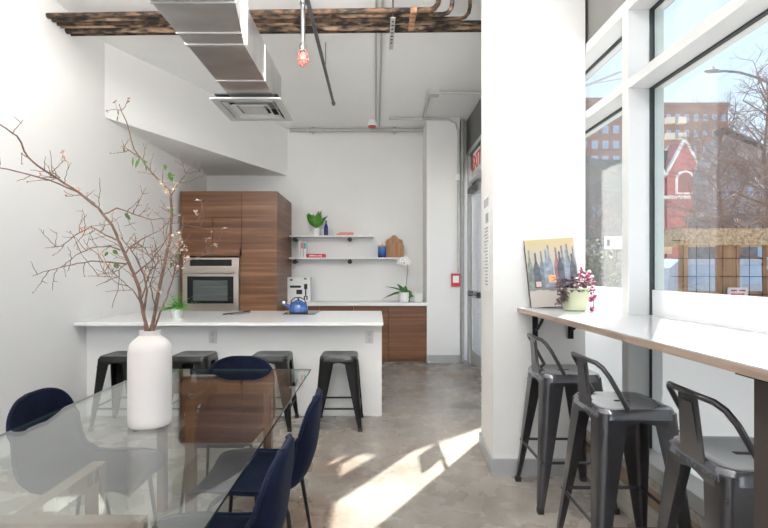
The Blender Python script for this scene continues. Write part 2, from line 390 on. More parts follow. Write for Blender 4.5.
# fire alarm pull station and conduit on the door pier
s = thing('fire_alarm', 'small red and white fire alarm pull station on the white pier', 'alarm', (1.215, 7.27, 1.255))
s.scale = (1.3,1.0,1.3)
obj('alarm_body', B(-0.06, 0.04, -0.05, 0, -0.075, 0.075, 0.008), RED, s)
obj('alarm_face', B(-0.045, 0.025, -0.056, -0.05, -0.03, 0.05), PAPER, s, label='white face plate')
tag(obj('conduit', MB().tube([(1.24,7.235,1.37),(1.24,7.245,3.5),(1.2,7.245,3.62),(1.1,7.245,3.68),(0.2,7.245,3.69)], 0.016), CONDUIT),
    'pale conduit running down the pier to the red fire alarm', 'pipe')
tag(obj('conduit', MB().tube([(1.325,7.38,0.0),(1.325,7.38,3.72)], 0.03), CONDUIT),
    'thick grey riser pipe standing between the pier and the glass door', 'pipe')
s = thing('sensor', 'small white sensor high on the pier near the door', 'sensor', (1.225, 7.265, 2.80))
obj('sensor_body', B(-0.025, 0.035, -0.06, 0.0, -0.045, 0.045, 0.01), CERAM, s)

# notice on the side of the big pier
n = thing('notice', 'long paper notice with rows of grey print on the pier side', 'notice', (0.809, 3.50, 1.60))
n.rotation_euler.z = -math.atan(0.037/0.53)
obj('sheet', B(-0.005, -0.001, -0.12, 0.12, -0.36, 0.34), PAPER, n)
pr = MB(); rz = random.Random(3)
pr.box(-0.007, -0.005, -0.10, 0.10, 0.25, 0.31)
pr.box(-0.007, -0.005, -0.10, 0.02, 0.13, 0.20)
z = 0.10
while z > -0.32:
    a = -0.10 + rz.random()*0.05; bb = 0.10 - rz.random()*0.07
    pr.box(-0.007, -0.005, a, bb, z-0.012, z); z -= 0.024
obj('print', pr, INK, n)

# ------------------------------------------------------------ kitchen tall cabinets
CX0, CX1, CY0 = -2.73, -1.383, 6.70
XM = -1.873     # division between oven cabinet and pantry
def X71(px): return (px-376)/71.6
oc = thing('oven_cabinet', 'walnut cabinet holding the steel wall oven, with three doors above', 'cabinet', (0,0,0))
ob = MB(); ob.box(CX0, XM-0.002, CY0+0.02, YB-0.01, 1.70, 2.50).box(CX0, CX0+0.03, CY0+0.0, YB-0.01, 0.02, 1.70).box(XM-0.03, XM-0.002, CY0+0.0, YB-0.01, 0.02, 1.70)
ob.box(CX0+0.03, XM-0.03, CY0+0.02, YB-0.01, 0.02, 0.82)
ob.box(CX0+0.03, XM-0.03, CY0+0.5, YB-0.01, 0.82, 1.70)
obj('cabinet_body', ob, WALNUT, oc)
obj('door', B(CX0, XM-0.004, CY0, CY0+0.02, 2.145, 2.505), WALNUT, oc)
xm2 = -2.285
obj('door', B(CX0, xm2-0.003, CY0, CY0+0.02, 1.60, 2.137), WALNUT, oc)
obj('door', B(xm2+0.003, XM-0.004, CY0, CY0+0.02, 1.60, 2.137), WALNUT, oc)
pc = thing('pantry_cabinet', 'tall walnut pantry cabinet at the right of the wall oven', 'cabinet', (0,0,0))
obj('cabinet_body', B(XM+0.002, CX1, CY0+0.02, YB-0.01, 0.02, 2.505), WALNUT, pc)
obj('door', B(XM+0.002, CX1, CY0, CY0+0.018, 0.62, 2.505), WALNUT, pc)
obj('drawer', B(XM+0.002, CX1, CY0, CY0+0.018, 0.10, 0.61), WALNUT, pc)
# wall oven
wo = thing('wall_oven', 'stainless steel wall oven built into the walnut cabinet', 'oven', (-2.296, CY0, 0.83))
ow = 0.388
f = MB(); f.box(-ow, ow, -0.02, 0.45, 0.0, 0.09).box(-ow, ow, 0.0, 0.45, 0.09, 0.74)
obj('oven_body', f, STAIN, wo)
cp = obj('control_panel', B(-ow, ow, -0.025, 0.0, 0.60, 0.745, 0.004), STAIN, wo)
obj('display', B(-0.29, 0.29, -0.029, -0.025, 0.63, 0.72), BLACKGL, cp)
dr = obj('oven_door', B(-ow, ow, -0.045, 0.0, 0.10, 0.585, 0.004), STAIN, wo)
obj('door_glass', B(-0.32, 0.32, -0.049, -0.045, 0.11, 0.485), BLACKGL, dr)
obj('door_window', B(-0.24, 0.24, -0.051, -0.049, 0.15, 0.43), OVENGL, dr)
obj('handle', MB().tube([(-0.33,-0.095,0.535),(0.33,-0.095,0.535)], 0.013).tube([(-0.30,-0.04,0.535),(-0.30,-0.095,0.535)], 0.009).tube([(0.30,-0.04,0.535),(0.30,-0.095,0.535)], 0.009), STAIN, dr, True)

# base cabinets with worktop on the back wall
wt = obj('back_worktop', B(CX1+0.002, 0.77, 7.24, YB, 0.865, 0.91, 0.003), QUARTZ)
tag(wt, 'white worktop along the back wall under the shelves', 'worktop')
xs = [CX1+0.004, -0.86, -0.34, 0.19, 0.768]
labs = ['walnut base cabinet next to the tall pantry, behind the island', 'walnut base cabinet second from the pantry, mostly behind the island',
        'walnut base cabinet second from the door pier', 'walnut base cabinet touching the door pier, under the orchid']
for i in range(4):
    a, c = xs[i], xs[i+1]
    k = thing('base_cabinet', labs[i], 'cabinet', ((a+c)/2, 7.57, 0), 0, 'base cabinets on the back wall')
    h = (c-a)/2-0.002
    obj('cabinet_body', MB().box(-h, h, -0.28, 0.29, 0.10, 0.863).box(-h, h, -0.24, 0.29, 0.0, 0.10), WALNUT, k)
    obj('drawer', B(-h, h, -0.30, -0.282, 0.71, 0.855), WALNUT, k)
    obj('door', B(-h, h, -0.30, -0.282, 0.06, 0.702), WALNUT, k)

# shelves
def shelf(x0, x1, z, xb, label):
    s = thing('wall_shelf', label, 'shelf', (0,0,z))
    obj('shelf_board', B(x0, x1, 7.60, YB-0.002, 0, 0.022, 0.002), SHELFW, s)
    for x in xb:
        obj('bracket', MB().tube([(x,YB,-0.03),(x,7.70,-0.03),(x,7.62,-0.03)], 0.017, 12).lathe([(0.038,0),(0.038,0.02),(0.02,0.025)], 16, (x, 0, 0)) if False else
            MB().tube([(x,YB,-0.045),(x,7.60,-0.045)], 0.016, 12).tube([(x,7.60,-0.045),(x,7.575,-0.045)], 0.036, 16).tube([(x,7.70,-0.045),(x,7.70,0)], 0.012, 8), BLKLEG, s, True)
p1 = 61.5
def XS(px): return (px-376)/63.0   # shelf front plane, 7.62 m away
def ZS(py): return HC-(py-272)/62.2
shelf(-1.376, -0.045, 1.935, (XS(295), XS(350)), 'upper white wall shelf, carrying the potted plant and blue bottle')
shelf(-1.376, 0.44, 1.583, (XS(295), XS(350), XS(403)), 'lower white wall shelf, longer, carrying the cutting boards')
# items on shelves
z1, z2 = 1.957, 1.605
pp = thing('potted_plant', 'leafy green plant in a white pot on the upper shelf', 'plant', (XS(315.5), 7.68, z1))
pp.scale = (1,0.6,1)
obj('pot', MB().lathe([(0.045,0),(0.055,0.02),(0.058,0.12),(0.05,0.12),(0.045,0.10)], 24), CERAM, pp, True)
lf_ = MB(); rr_ = random.Random(11)
for i in range(22):
    a = rr_.random()*2*PI; el = 0.75+rr_.random()*0.7
    dvec = Vector((math.cos(a)*math.cos(el), math.sin(a)*math.cos(el)*0.8, math.sin(el)))
    lf_.leaf(Vector((0,0,0.10))+dvec*0.05, dvec, 0.17+rr_.random()*0.10, 0.095, up=(math.sin(i*2.1),-1,0.4), curl=0.25)
    lf_.tube([(0,0,0.09), Vector((0,0,0.10))+dvec*0.06], 0.003, 5)
obj('leaves', lf_, LEAF, pp)
bt = obj('bottle', MB().lathe([(0.032,0),(0.034,0.01),(0.034,0.12),(0.03,0.15),(0.013,0.19),(0.012,0.225),(0.015,0.227),(0.015,0.24)], 24), COBALT, None, True, loc=(XS(325.8),7.66,z1))
tag(bt, 'cobalt blue glass bottle next to the plant on the upper shelf', 'bottle')
for i, (xa, xb, y, m_) in enumerate(((-0.13,0.13,7.70,CORAL),)):
    k = thing('paperback', 'coral book lying flat, lower of the two on the upper shelf', 'book', (XS(345),7.70,z1), 0)
    obj('cover', B(-0.135, 0.135, -0.09, 0.09, 0, 0.028, 0.002), CORAL, k); obj('pages', B(-0.13, 0.137, -0.086, 0.086, 0.004, 0.024), PAPER, k)
k = thing('paperback', 'coral book lying flat, topmost on the upper shelf', 'book', (XS(346),7.71,z1+0.028), R(5))
obj('cover', B(-0.115, 0.115, -0.08, 0.08, 0, 0.022, 0.002), CORAL, k); obj('pages', B(-0.11, 0.117, -0.076, 0.076, 0.004, 0.018), PAPER, k)
# lower shelf
def book(x, w, h, m_, lab, cat='book', band=None):
    k = thing('hardback_book', lab, cat, (x, 7.70, z2)); obj('cover', B(-w/2, w/2, -0.085, 0.085, 0, h, 0.002), PAPER, k)
    if band: obj('spine_print', B(-w/2, w/2, -0.087, -0.0855, h*0.55, h*0.92), band, k)
book(XS(299.6), 0.028, 0.27, PAPER, 'plain white book at the left end of the lower shelf')
book(XS(302.0), 0.036, 0.26, PAPER, 'white book with a coral block on the spine, lower shelf', band=CORAL)
book(XS(304.8), 0.036, 0.255, PAPER, 'white book with a teal block on the spine, lower shelf', band=TEAL)
k = thing('gift_box', 'flat red box with white lettering on the lower shelf', 'box', (XS(315.5),7.69,z2))
obj('box_body', B(-0.148, 0.148, -0.07, 0.09, 0, 0.058, 0.003), RED, k)
lt = MB(); rz = random.Random(5); x = -0.10
while x < 0.06:
    w = 0.01+rz.random()*0.012; lt.box(x, x+w, -0.0725, -0.0705, 0.02, 0.030+rz.random()*0.012); x += w+0.004
lt.box(0.08, 0.10, -0.0725, -0.0705, 0.015, 0.042)
obj('lettering', lt, PAPER, k)
k = thing('candle_jar', 'blue ceramic jar with a wooden lid next to the cutting boards', 'jar', (XS(382),7.68,z2))
m, nt, b = newmat('blue_ombre'); tc = nt.nodes.new('ShaderNodeTexCoord'); sp = nt.nodes.new('ShaderNodeSeparateXYZ'); rp = nt.nodes.new('ShaderNodeValToRGB')
nt.links.new(tc.outputs['Generated'], sp.inputs[0]); nt.links.new(sp.outputs['Z'], rp.inputs['Fac']); nt.links.new(rp.outputs['Color'], b.inputs['Base Color'])
rp.color_ramp.elements[0].color = (0.01,0.015,0.10,1); rp.color_ramp.elements[1].color = (0.06,0.22,0.62,1); b.inputs['Roughness'].default_value = 0.15
obj('jar_body', MB().lathe([(0.062,0),(0.066,0.01),(0.066,0.17),(0.06,0.175)], 28), m, k, True)
obj('lid', MB().lathe([(0.066,0.176),(0.066,0.20),(0.02,0.202),(0.018,0.222),(0.0,0.222)][:4], 28), mat('pale_lid_wood', (0.62,0.42,0.26), 0.6, stretch=(8,1,1)), k, True, label='pale wooden lid')
def board(x, y, w, h, lab, m_=None):
    pts = [(-w/2,0),(w/2,0),(w/2,h*0.72),(w/2-0.015,h*0.80),(w*0.28,h*0.84),(w*0.16,h*0.93),(w*0.08,h),(-w*0.08,h),(-w*0.16,h*0.93),(-w*0.28,h*0.84),(-w/2+0.015,h*0.80),(-w/2,h*0.72)]
    o = obj('cutting_board', MB().prism([(px,0,pz) for px, pz in pts], (0,0.018,0)), BOARDW); o.location = (x, y, z2); o.rotation_euler = (R(-6),0,0)
    tag(o, lab, 'cutting board', 'wooden cutting boards on the lower shelf')
board(XS(394.5), 7.76, 0.28, 0.37, 'wooden cutting board with a tall shaped handle, behind the other')
board(XS(397.5), 7.715, 0.21, 0.27, 'smaller wooden cutting board, in front on the lower shelf')
# on the back worktop
ZW = 0.91
k = thing('coffee_maker_box', 'white cardboard box with a black machine printed on it, behind the kettle', 'box', (XS(301)+0.0, 7.60, ZW))
obj('box_body', B(-0.19, 0.16, -0.12, 0.12, 0, 0.385, 0.002), PAPER, k)
PRB = []
class _P:
    def box(s_, *a): obj('print', B(*a), BLK, k)
pr = _P(); pr.box(-0.15, 0.02, -0.123, -0.121, 0.22, 0.255); pr.box(-0.05, 0.04, -0.123, -0.121, 0.12, 0.19); pr.box(0.07, 0.12, -0.123, -0.121, 0.20, 0.28); pr.box(0.085, 0.105, -0.123, -0.121, 0.08, 0.20)
pr.box(0.065, 0.085, -0.123, -0.121, 0.03, 0.09); pr.box(0.105, 0.125, -0.123, -0.121, 0.03, 0.09); pr.box(-0.15,-0.11, -0.123, -0.121, 0.33, 0.355); pr.box(0.07,0.11, -0.123, -0.121, 0.35, 0.37)
k = thing('orchid', 'white orchid in a white pot at the right of the worktop', 'plant', ((404-376)/64.5, 7.45, ZW))
k.scale = (1.2,1.2,1.12)
obj('pot', MB().lathe([(0.055,0),(0.065,0.03),(0.07,0.135),(0.062,0.135),(0.058,0.11)], 28), CERAM, k, True)
lv = MB()
for (dx, dz, ln, wd, cu) in ((0.5,-0.9,0.15,0.09,0.9),(0.9,-0.35,0.13,0.10,0.9),(0.6,0.1,0.10,0.07,0.9),(-1,0.3,0.22,0.05,1.0),(-0.8,0.8,0.22,0.03,0.7),(-0.3,0.8,0.14,0.06,0.5),(0.2,0.9,0.10,0.07,0.5)):
    lv.leaf((0,-0.02,0.13), (dx, -0.25, dz), ln, wd, up=(0.0,-1.0,0.25) if dx > 0 else (0,-0.6,0.8), curl=cu*0.3 if dx > 0 else cu, n=7)
obj('leaves', lv, LEAFD, k)
st = [(0.01,0,0.12),(0.03,0,0.25),(0.045,0,0.42),(0.05,0,0.52),(0.03,0,0.575),(-0.02,-0.01,0.60)]
obj('flower_stem', MB().tube(st, 0.004, 6), LEAFD, k)
fl = MB()
for (fx, fz) in ((0.05,0.55),(0.02,0.60),(-0.03,0.59),(-0.06,0.56),(0.0,0.54)):
    for a in range(5):
        an = a*2*PI/5; fl.ball((fx+0.022*math.cos(an), -0.02, fz+0.022*math.sin(an)), 0.017, (1,0.35,1))
obj('flowers', fl, CERAM, k)
for i, (x, lab) in enumerate(((415.5,'white ceramic mug box beside the orchid, nearer to it'),)):
    pass
k = thing('storage_canister', 'white square canister with a lid, at the right of the orchid', 'canister', ((418.5-376)/64.0, 7.52, ZW))
obj('canister_body', B(-0.058, 0.058, -0.058, 0.058, 0, 0.13, 0.008), CERAM, k); obj('lid', B(-0.062, 0.062, -0.062, 0.062, 0.13, 0.155, 0.006), CERAM, k)

# ------------------------------------------------------------ island
IX1, IF, IB = 0.055, 4.59, 5.66
isl = obj('kitchen_island', B(LX+0.002, IX1, IF, IB, 0.0, 0.885), WALL)
tag(isl, 'long white kitchen island running out from the left wall', 'kitchen island')
t = obj('island_worktop', B(LX+0.002, IX1+0.012, 4.39, 5.74, 0.885, 0.912, 0.003), QUARTZ)
tag(t, 'white worktop on the kitchen island', 'worktop')
for i, (px, lab) in enumerate(((213,'white double socket on the island front, near the middle'),(369.5,'white double socket on the island front, near its right end'))):
    k = thing('power_outlet', lab, 'socket', ((px-376)/104.6, IF, HC-(337-272)/104.6), 0, 'sockets on the island')
    obj('face_plate', B(-0.038, 0.038, -0.008, 0, -0.06, 0.06, 0.003), FRAME, k)
    for s_ in (-1, 1): obj('socket', B(-0.016, 0.016, -0.011, -0.008, s_*0.028-0.02, s_*0.028+0.02, 0.001), CONDUIT, k)
ct = obj('cooktop', B(-1.02, -0.66, 5.24, 5.72, 0.912, 0.918, 0.002), BLACKGL); tag(ct, 'black glass cooktop set in the island under the blue kettle', 'cooktop')
k = thing('kettle', 'blue enamel kettle standing on the cooktop', 'kettle', (-0.865, 5.36, 0.918))
obj('kettle_base', MB().lathe([(0.103,0),(0.106,0.015),(0.104,0.02)], 36), BLK, k, True, label='black base ring')
obj('kettle_body', MB().lathe([(0.104,0.02),(0.107,0.05),(0.098,0.09),(0.07,0.12),(0.045,0.13),(0.042,0.138),(0.02,0.145)], 36), KBLUE, k, True)
obj('spout', MB().tube([(-0.085,-0.02,0.06),(-0.125,-0.03,0.09),(-0.15,-0.035,0.115)], [0.024,0.017,0.013], 14), KBLUE, k, True)
obj('spout_cap', MB().tube([(-0.148,-0.035,0.112),(-0.165,-0.04,0.13)], [0.016,0.014], 14), CERAM, k, True, label='white spout cap')
obj('handle', MB().tube([(-0.085,0,0.10),(-0.08,0,0.14),(-0.04,0,0.172),(0.02,0,0.175),(0.07,0,0.145),(0.09,0,0.09)], 0.006, 10), BLK, k, True)
obj('lid_knob', MB().tube([(0,0,0.14),(0,0,0.165)], [0.009,0.014], 12), BLK, k, True)
k = thing('kitchen_tongs', 'dark metal utensils lying on the island behind the white vase', 'utensil', (-1.52, 5.25, 0.912))
obj('handle', MB().tube([(-0.13,-0.08,0.008),(0.12,0.10,0.03)], 0.007, 8), BLKLEG, k)
obj('blade', MB().tube([(-0.07,-0.02,0.008),(0.14,0.02,0.02)], [0.010,0.006], 8), DARKPIPE, k)
k = thing('potted_fern', 'small bright green fern in a white square pot on the island', 'plant', ((177-376)/98.5, 4.87, 0.912))
k.scale = (1.25,1.25,1.2)
obj('pot', MB().lathe([(0.036,0),(0.045,0.085),(0.039,0.085),(0.036,0.07)], 24), CERAM, k, True)
lv = MB(); rz = random.Random(9)
for i in range(46):
    a = rz.random()*2*PI; el = 0.15+rz.random()*1.2
    dv = Vector((math.cos(a)*math.cos(el), math.sin(a)*math.cos(el), math.sin(el)))
    L_ = 0.085+rz.random()*0.075
    prev = Vector((0,0,0.08)); pts = [prev.copy()]
    for j in range(5):
        prev = prev + dv*L_/5; dv = (dv + Vector((0,0,-0.12))).normalized(); pts.append(prev.copy())
        sd = dv.cross(Vector((0,0,1))).normalized()
        for s_ in (-1,1): lv.leaf(prev, sd*s_+dv*0.6, 0.034*(1-j*0.12), 0.016, n=2)
obj('fronds', lv, LEAFL, k)

# ------------------------------------------------------------ metal stools
def tolix(name, label, h, top, foot, back, mbody, mseat, cat, group):
    root = thing(name, label, cat, (0,0,0), 0, group)
    t = top/2; f = foot/2
    # seat: rounded square, slightly dished, with skirt
    def rsq(a, r, z, n=5):
        out = []
        for (sx, sy, a0) in ((1,1,0),(-1,1,90),(-1,-1,180),(1,-1,270)):
            for i in range(n+1):
                an = R(a0 + 90*i/n); out.append((sx*(a-r)+r*math.cos(an), sy*(a-r)+r*math.sin(an), z))
        return out
    def loft(mb, loops, cap0=True, cap1=True):
        vs = [[mb.bm.verts.new(p) for p in lp] for lp in loops]; n = len(vs[0])
        for i in range(len(vs)-1):
            for k in range(n): mb.bm.faces.new((vs[i][k], vs[i][(k+1)%n], vs[i+1][(k+1)%n], vs[i+1][k]))
        if cap0: mb.bm.faces.new(vs[0][::-1])
        if cap1: mb.bm.faces.new(vs[-1])
    s = MB()
    loft(s, [rsq(t+0.006, 0.055, h-0.045), rsq(t+0.001, 0.055, h-0.012), rsq(t-0.006, 0.05, h-0.002), rsq(t-0.02, 0.04, h), rsq(t-0.035, 0.03, h-0.004)])
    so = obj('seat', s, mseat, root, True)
    obj('grip_slot', B(-0.035, 0.035, -0.011, 0.011, h-0.0045, h-0.003), BLK, so)
    skirt_z = h-0.045
    for sx in (1,-1):
        for sy in (1,-1):
            g = MB(); loops = []
            N_ = 8
            for i in range(N_+1):
                q = i/N_; z = (h-0.02)*(1-q)
                c = t + (f-t)*q; 
                w = 0.105*(1-q)**0.8+0.030 if q < 0.93 else 0.034
                w = (0.028 + 0.085*(1-q)**0.9)
                r = min(0.03, w*0.45); th = 0.007
                pts = []
                # outer L with rounded corner
                pts.append((c-w, c)); 
                for a in range(0, 5):
                    an = R(90-90*a/4); pts.append((c-r+r*math.cos(an), c-r+r*math.sin(an)))
                pts.append((c, c-w)); pts.append((c-th, c-w))
                ri = max(0.004, r-th)
                for a in range(0, 5):
                    an = R(90*a/4); pts.append((c-th-ri+ri*math.cos(an), c-th-ri+ri*math.sin(an)))
                pts.append((c-w, c-th))
                loops.append([(sx*px, sy*py, z) for px, py in pts])
            loft(g, loops)
            lo = obj('leg', g, mbody, root, True)
            obj('foot_cap', B(sx*f-sx*0.034 if sx>0 else sx*f-0.002, sx*f+0.002 if sx>0 else sx*f+0.034, sy*f-0.034 if sy>0 else sy*f-0.002, sy*f+0.002 if sy>0 else sy*f+0.034, 0, 0.03, 0.004), BLK, lo)
    def at(z): return t+(f-t)*(1-z/(h-0.02)) - 0.008
    zr = h*0.36 if back else h*0.30
    for k_, (zz, rr2) in enumerate(((zr,0.009),)):
        for (a, b_) in (((-1,-1),(1,-1)),((1,-1),(1,1)),((1,1),(-1,1)),((-1,1),(-1,-1))):
            z_ = zz + (0.06 if (a[1] == b_[1]) == back else 0)
            z_ = zz if a[1] == b_[1] else zz
            c = at(z_); obj('foot_rail', MB().tube([(a[0]*c,a[1]*c,z_),(b_[0]*c,b_[1]*c,z_)], 0.0085, 8), mbody, root)
    z_ = h-0.095; c = at(z_)
    obj('cross_brace', MB().tube([(-c,-c,z_),(-c*0.3,-c*0.3,z_+0.03),(c*0.3,c*0.3,z_+0.03),(c,c,z_)], 0.008, 8).tube([(c,-c,z_),(c*0.3,-c*0.3,z_+0.03),(-c*0.3,c*0.3,z_+0.03),(-c,c,z_)], 0.008, 8), mbody, root)
    for (dx, dy) in ((0,-1),(0,1),(1,0),(-1,0)):      # curved gusset under each side of the seat
        g = MB(); c = t+0.004; pts = []
        for i in range(9):
            u = -1+2*i/8; pts.append((u*(t-0.05), -0.055-0.035*abs(u)**1.5))
        poly = [((u if dx == 0 else dx*c), (dy*c if dx == 0 else u), h+z) for u, z in pts] + [((u if dx == 0 else dx*c), (dy*c if dx == 0 else u), h-0.042) for u in (t-0.05, -(t-0.05))]
        g.prism(poly, (-dx*0.004, -dy*0.004, 0)); obj('apron', g, mbody, root)
    if back:      # low hoop back on the local -x side
        hb = h+0.20; e = t-0.01
        pts = [(-0.055, -e-0.012, h-0.005), (-0.085, -e-0.012, h+0.05), (-0.135, -e-0.008, h+0.14), (-0.16, -e+0.005, h+0.178), (-0.175, -e+0.035, hb-0.005),
               (-0.19, -0.06, hb), (-0.19, 0.06, hb), (-0.175, e-0.035, hb-0.005), (-0.16, e-0.005, h+0.178), (-0.135, e+0.008, h+0.14), (-0.085, e+0.012, h+0.05), (-0.055, e+0.012, h-0.005)]
        obj('back_hoop', MB().tube(pts, 0.0105, 10), mbody, root, True)
        pl = MB()
        pl.prism([(-0.188, -0.050, hb), (-0.188, 0.050, hb), (-t-0.002, 0.066, h-0.03), (-t-0.002, -0.066, h-0.03)], (0.006, 0, 0.001))
        sp = obj('splat', pl, mbody, root)
        obj('embossed_panel', MB().prism([(-0.187, -0.032, hb-0.03), (-0.187, 0.032, hb-0.03), (-0.173, 0.042, h+0.04), (-0.173, -0.042, h+0.04)], (-0.004, 0, 0)), mbody, sp)
    return root
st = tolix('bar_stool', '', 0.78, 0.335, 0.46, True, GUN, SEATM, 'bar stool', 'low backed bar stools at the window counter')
locs = [(1.15,2.95,0,'low backed grey metal bar stool next to the white pier'),(1.145,2.24,0,'low backed grey metal bar stool, middle of the three'),(1.222,1.59,R(-3),'low backed grey metal bar stool nearest to the camera, beside the bar post')]
for i, (x, y, a, lab) in enumerate(locs):
    o = st if i == 0 else copy_tree(st); o.location = (x, y, 0); o.rotation_euler.z = a; o['label'] = lab
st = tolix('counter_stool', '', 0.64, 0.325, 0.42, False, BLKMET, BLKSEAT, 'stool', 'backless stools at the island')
locs = [(-2.27,'backless black metal stool nearest the left wall, left of the vase'),(-1.64,'backless black metal stool at the island directly right of the white vase'),
        (-0.94,'backless black metal stool behind the right half of the velvet head chair'),(-0.33,'backless black metal stool standing clear at the island right end')]
for i, (x, lab) in enumerate(locs):
    o = st if i == 0 else copy_tree(st); o.location = (x, 4.34, 0); o['label'] = lab

# ------------------------------------------------------------ bar counter
bc = thing('bar_counter', 'long narrow white window counter with a wooden edge', 'counter', (0,0,0))
BX0, BX1, BY0, BY1 = 0.956, 1.525, 0.55, 3.249
obj('counter_top', MB().box(BX0+0.001, 1.415, 2.66, BY1, 1.134, 1.138).box(BX0+0.001, BX1, BY0, 2.66, 1.134, 1.138), BARTOP, bc)
obj('wood_core', MB().box(BX0, 1.412, 2.66, BY1, 1.108, 1.134).box(BX0, BX1-0.003, BY0, 2.66, 1.108, 1.134), BAREDGE, bc)
post = obj('support_post', B(1.0, 1.06, 1.19, 1.27, 0.0, 1.102), mat('brown_black_post', (0.06,0.048,0.045), 0.5, 0.2), bc)
obj('mounting_plate', B(0.965, 1.35, 1.17, 1.29, 1.102, 1.108), BLKLEG, bc)
obj('support_post', B(1.0, 1.06, 0.60, 0.68, 0.0, 1.108), BLKMET, bc)
for x in (1.075, 1.315):
    obj('wall_bracket', MB().box(x-0.017, x+0.017, 3.237, 3.249, 0.925, 1.108).box(x-0.017, x+0.017, 3.00, 3.237, 1.096, 1.108)
        .tube([(x,3.237,0.985),(x,3.19,1.00),(x,3.12,1.05),(x,3.07,1.098)], 0.010, 8), BLKLEG, bc)
# picture of bottles
pk = thing('bottle_painting', 'canvas of wine bottles leaning on the pier at the end of the counter', 'painting', (1.19, 3.163, 1.149), 0)
pk.rotation_euler = (R(-9), R(-3.5), 0)
cw, ch = 0.165, 0.455
m, nt, b = newmat('painted_canvas'); N, L = nt.nodes, nt.links
tc = N.new('ShaderNodeTexCoord'); sp = N.new('ShaderNodeSeparateXYZ'); L.new(tc.outputs['Generated'], sp.inputs[0])
nz = N.new('ShaderNodeTexNoise'); nz.inputs['Scale'].default_value = 7; L.new(tc.outputs['Generated'], nz.inputs['Vector'])
ad = N.new('ShaderNodeMath'); ad.operation = 'MULTIPLY_ADD'; ad.inputs[1].default_value = 0.12; L.new(nz.outputs['Fac'], ad.inputs[0]); L.new(sp.outputs['Z'], ad.inputs[2])
rp = N.new('ShaderNodeValToRGB'); e = rp.color_ramp.elements; e[0].position = 0.0; e[0].color = (0.44,0.39,0.36,1); e[1].position = 1.0; e[1].color = (0.50,0.40,0.23,1)
for p_, c_ in ((0.29,(0.46,0.42,0.39)),(0.31,(0.20,0.19,0.18)),(0.37,(0.28,0.27,0.26)),(0.50,(0.46,0.44,0.40)),(0.85,(0.50,0.45,0.35))):
    k_ = rp.color_ramp.elements.new(p_); k_.color = c_+(1,)
L.new(ad.outputs[0], rp.inputs['Fac']); L.new(rp.outputs['Color'], b.inputs['Base Color']); b.inputs['Roughness'].default_value = 0.6
obj('canvas', B(-cw, cw, -0.002, 0.0, 0, ch), m, pk)
obj('stretcher', B(-cw, cw, 0.0, 0.025, 0, ch), mat('canvas_edge', (0.05,0.048,0.045), 0.8), pk, label='dark canvas side')
def bottle_shape(cx, z0, w, h, m_, k):
    pts = [(-w,0),(w,0),(w,h*0.5),(w*0.8,h*0.6),(w*0.32,h*0.72),(w*0.28,h*0.98),(-w*0.28,h*0.98),(-w*0.32,h*0.72),(-w*0.8,h*0.6),(-w,h*0.5)]
    obj('painted_bottle', MB().prism([(cx+px, -0.0022-0.0006*k, z0+pz) for px, pz in pts], (0,-0.0006,0)), m_, pk)
cols = [mat('paint_blue_grey',(0.17,0.195,0.235),0.6,var=0.5,scale=30), mat('paint_charcoal',(0.09,0.10,0.12),0.6,var=0.5,scale=30), mat('paint_pale_blue',(0.24,0.28,0.34),0.6,var=0.4,scale=30), mat('paint_rose',(0.30,0.16,0.16),0.6,var=0.4,scale=30), mat('paint_sage',(0.20,0.22,0.20),0.6,var=0.4,scale=30)]
for i, (cx, w, h, ci) in enumerate(((-0.145,0.019,0.26,4),(-0.065,0.02,0.25,0),(-0.015,0.02,0.29,2),(0.035,0.02,0.27,3),(0.075,0.02,0.28,0),(0.11,0.02,0.29,4),(0.148,0.016,0.27,0),(-0.105,0.022,0.24,1),(-0.035,0.022,0.26,2),(0.055,0.022,0.24,1),(0.10,0.022,0.25,2),(0.135,0.022,0.22,1))):
    bottle_shape(cx, 0.13, w, h, cols[ci], i)
obj('painted_label', B(-0.035, 0.015, -0.0105, -0.0098, 0.16, 0.21), mat('paint_amber', (0.75,0.42,0.20), 0.6, var=0.2, scale=20), pk)
obj('painted_label', B(-0.12, -0.085, -0.0105, -0.0098, 0.135, 0.17), mat('paint_pink', (0.62,0.42,0.38), 0.6), pk)
# flower pot
fp = thing('flower_pot', 'pale green pot of pink and purple flowers on the window counter', 'plant', (1.235, 2.98, 1.1388))
obj('pot', MB().lathe([(0.058,0),(0.066,0.005),(0.083,0.128),(0.086,0.13),(0.086,0.138),(0.076,0.138),(0.072,0.12)], 36), POTG, fp, True)
lv = MB(); rz = random.Random(21)
for i in range(150):
    a = rz.random()*2*PI; r_ = 0.02+rz.random()*0.10; h_ = 0.12+rz.random()*0.085
    lv.leaf((r_*math.cos(a)*0.8-0.015, r_*math.sin(a)*0.8, h_), (math.cos(a), math.sin(a), rz.uniform(-0.6,0.8)), 0.035, 0.022, n=3)
for i in range(70):
    t_ = rz.random(); lv.leaf((-0.075-0.03*t_+rz.uniform(-.02,.02), -0.03+rz.uniform(-.03,.03), 0.14-0.10*t_), (rz.uniform(-1,1), rz.uniform(-1,0), rz.uniform(-1,0.3)), 0.028, 0.018, n=3)
o_ = obj('foliage', lv, PURP, fp); o_['kind'] = 'stuff'
fl = MB(); fw = MB()
for i in range(70):
    a = rz.random()*2*PI; r_ = rz.random()*0.055
    c = (0.055+r_*math.cos(a)*1.1, r_*math.sin(a)-0.02, 0.19+rz.uniform(-0.05,0.055)) if i < 46 else (0.085+rz.uniform(-.012,.014), -0.05+rz.uniform(-.02,.02), 0.145-0.14*rz.random())
    (fl if i % 3 else fw).ball(c, 0.009+rz.random()*0.005, (1,1,0.8))
for i in range(8): fl.ball((0.03+rz.uniform(-.008,.008), -0.02, 0.23+i*0.005), 0.006)
obj('blossoms', fl, PINK, fp); obj('blossoms', fw, PINKW, fp)
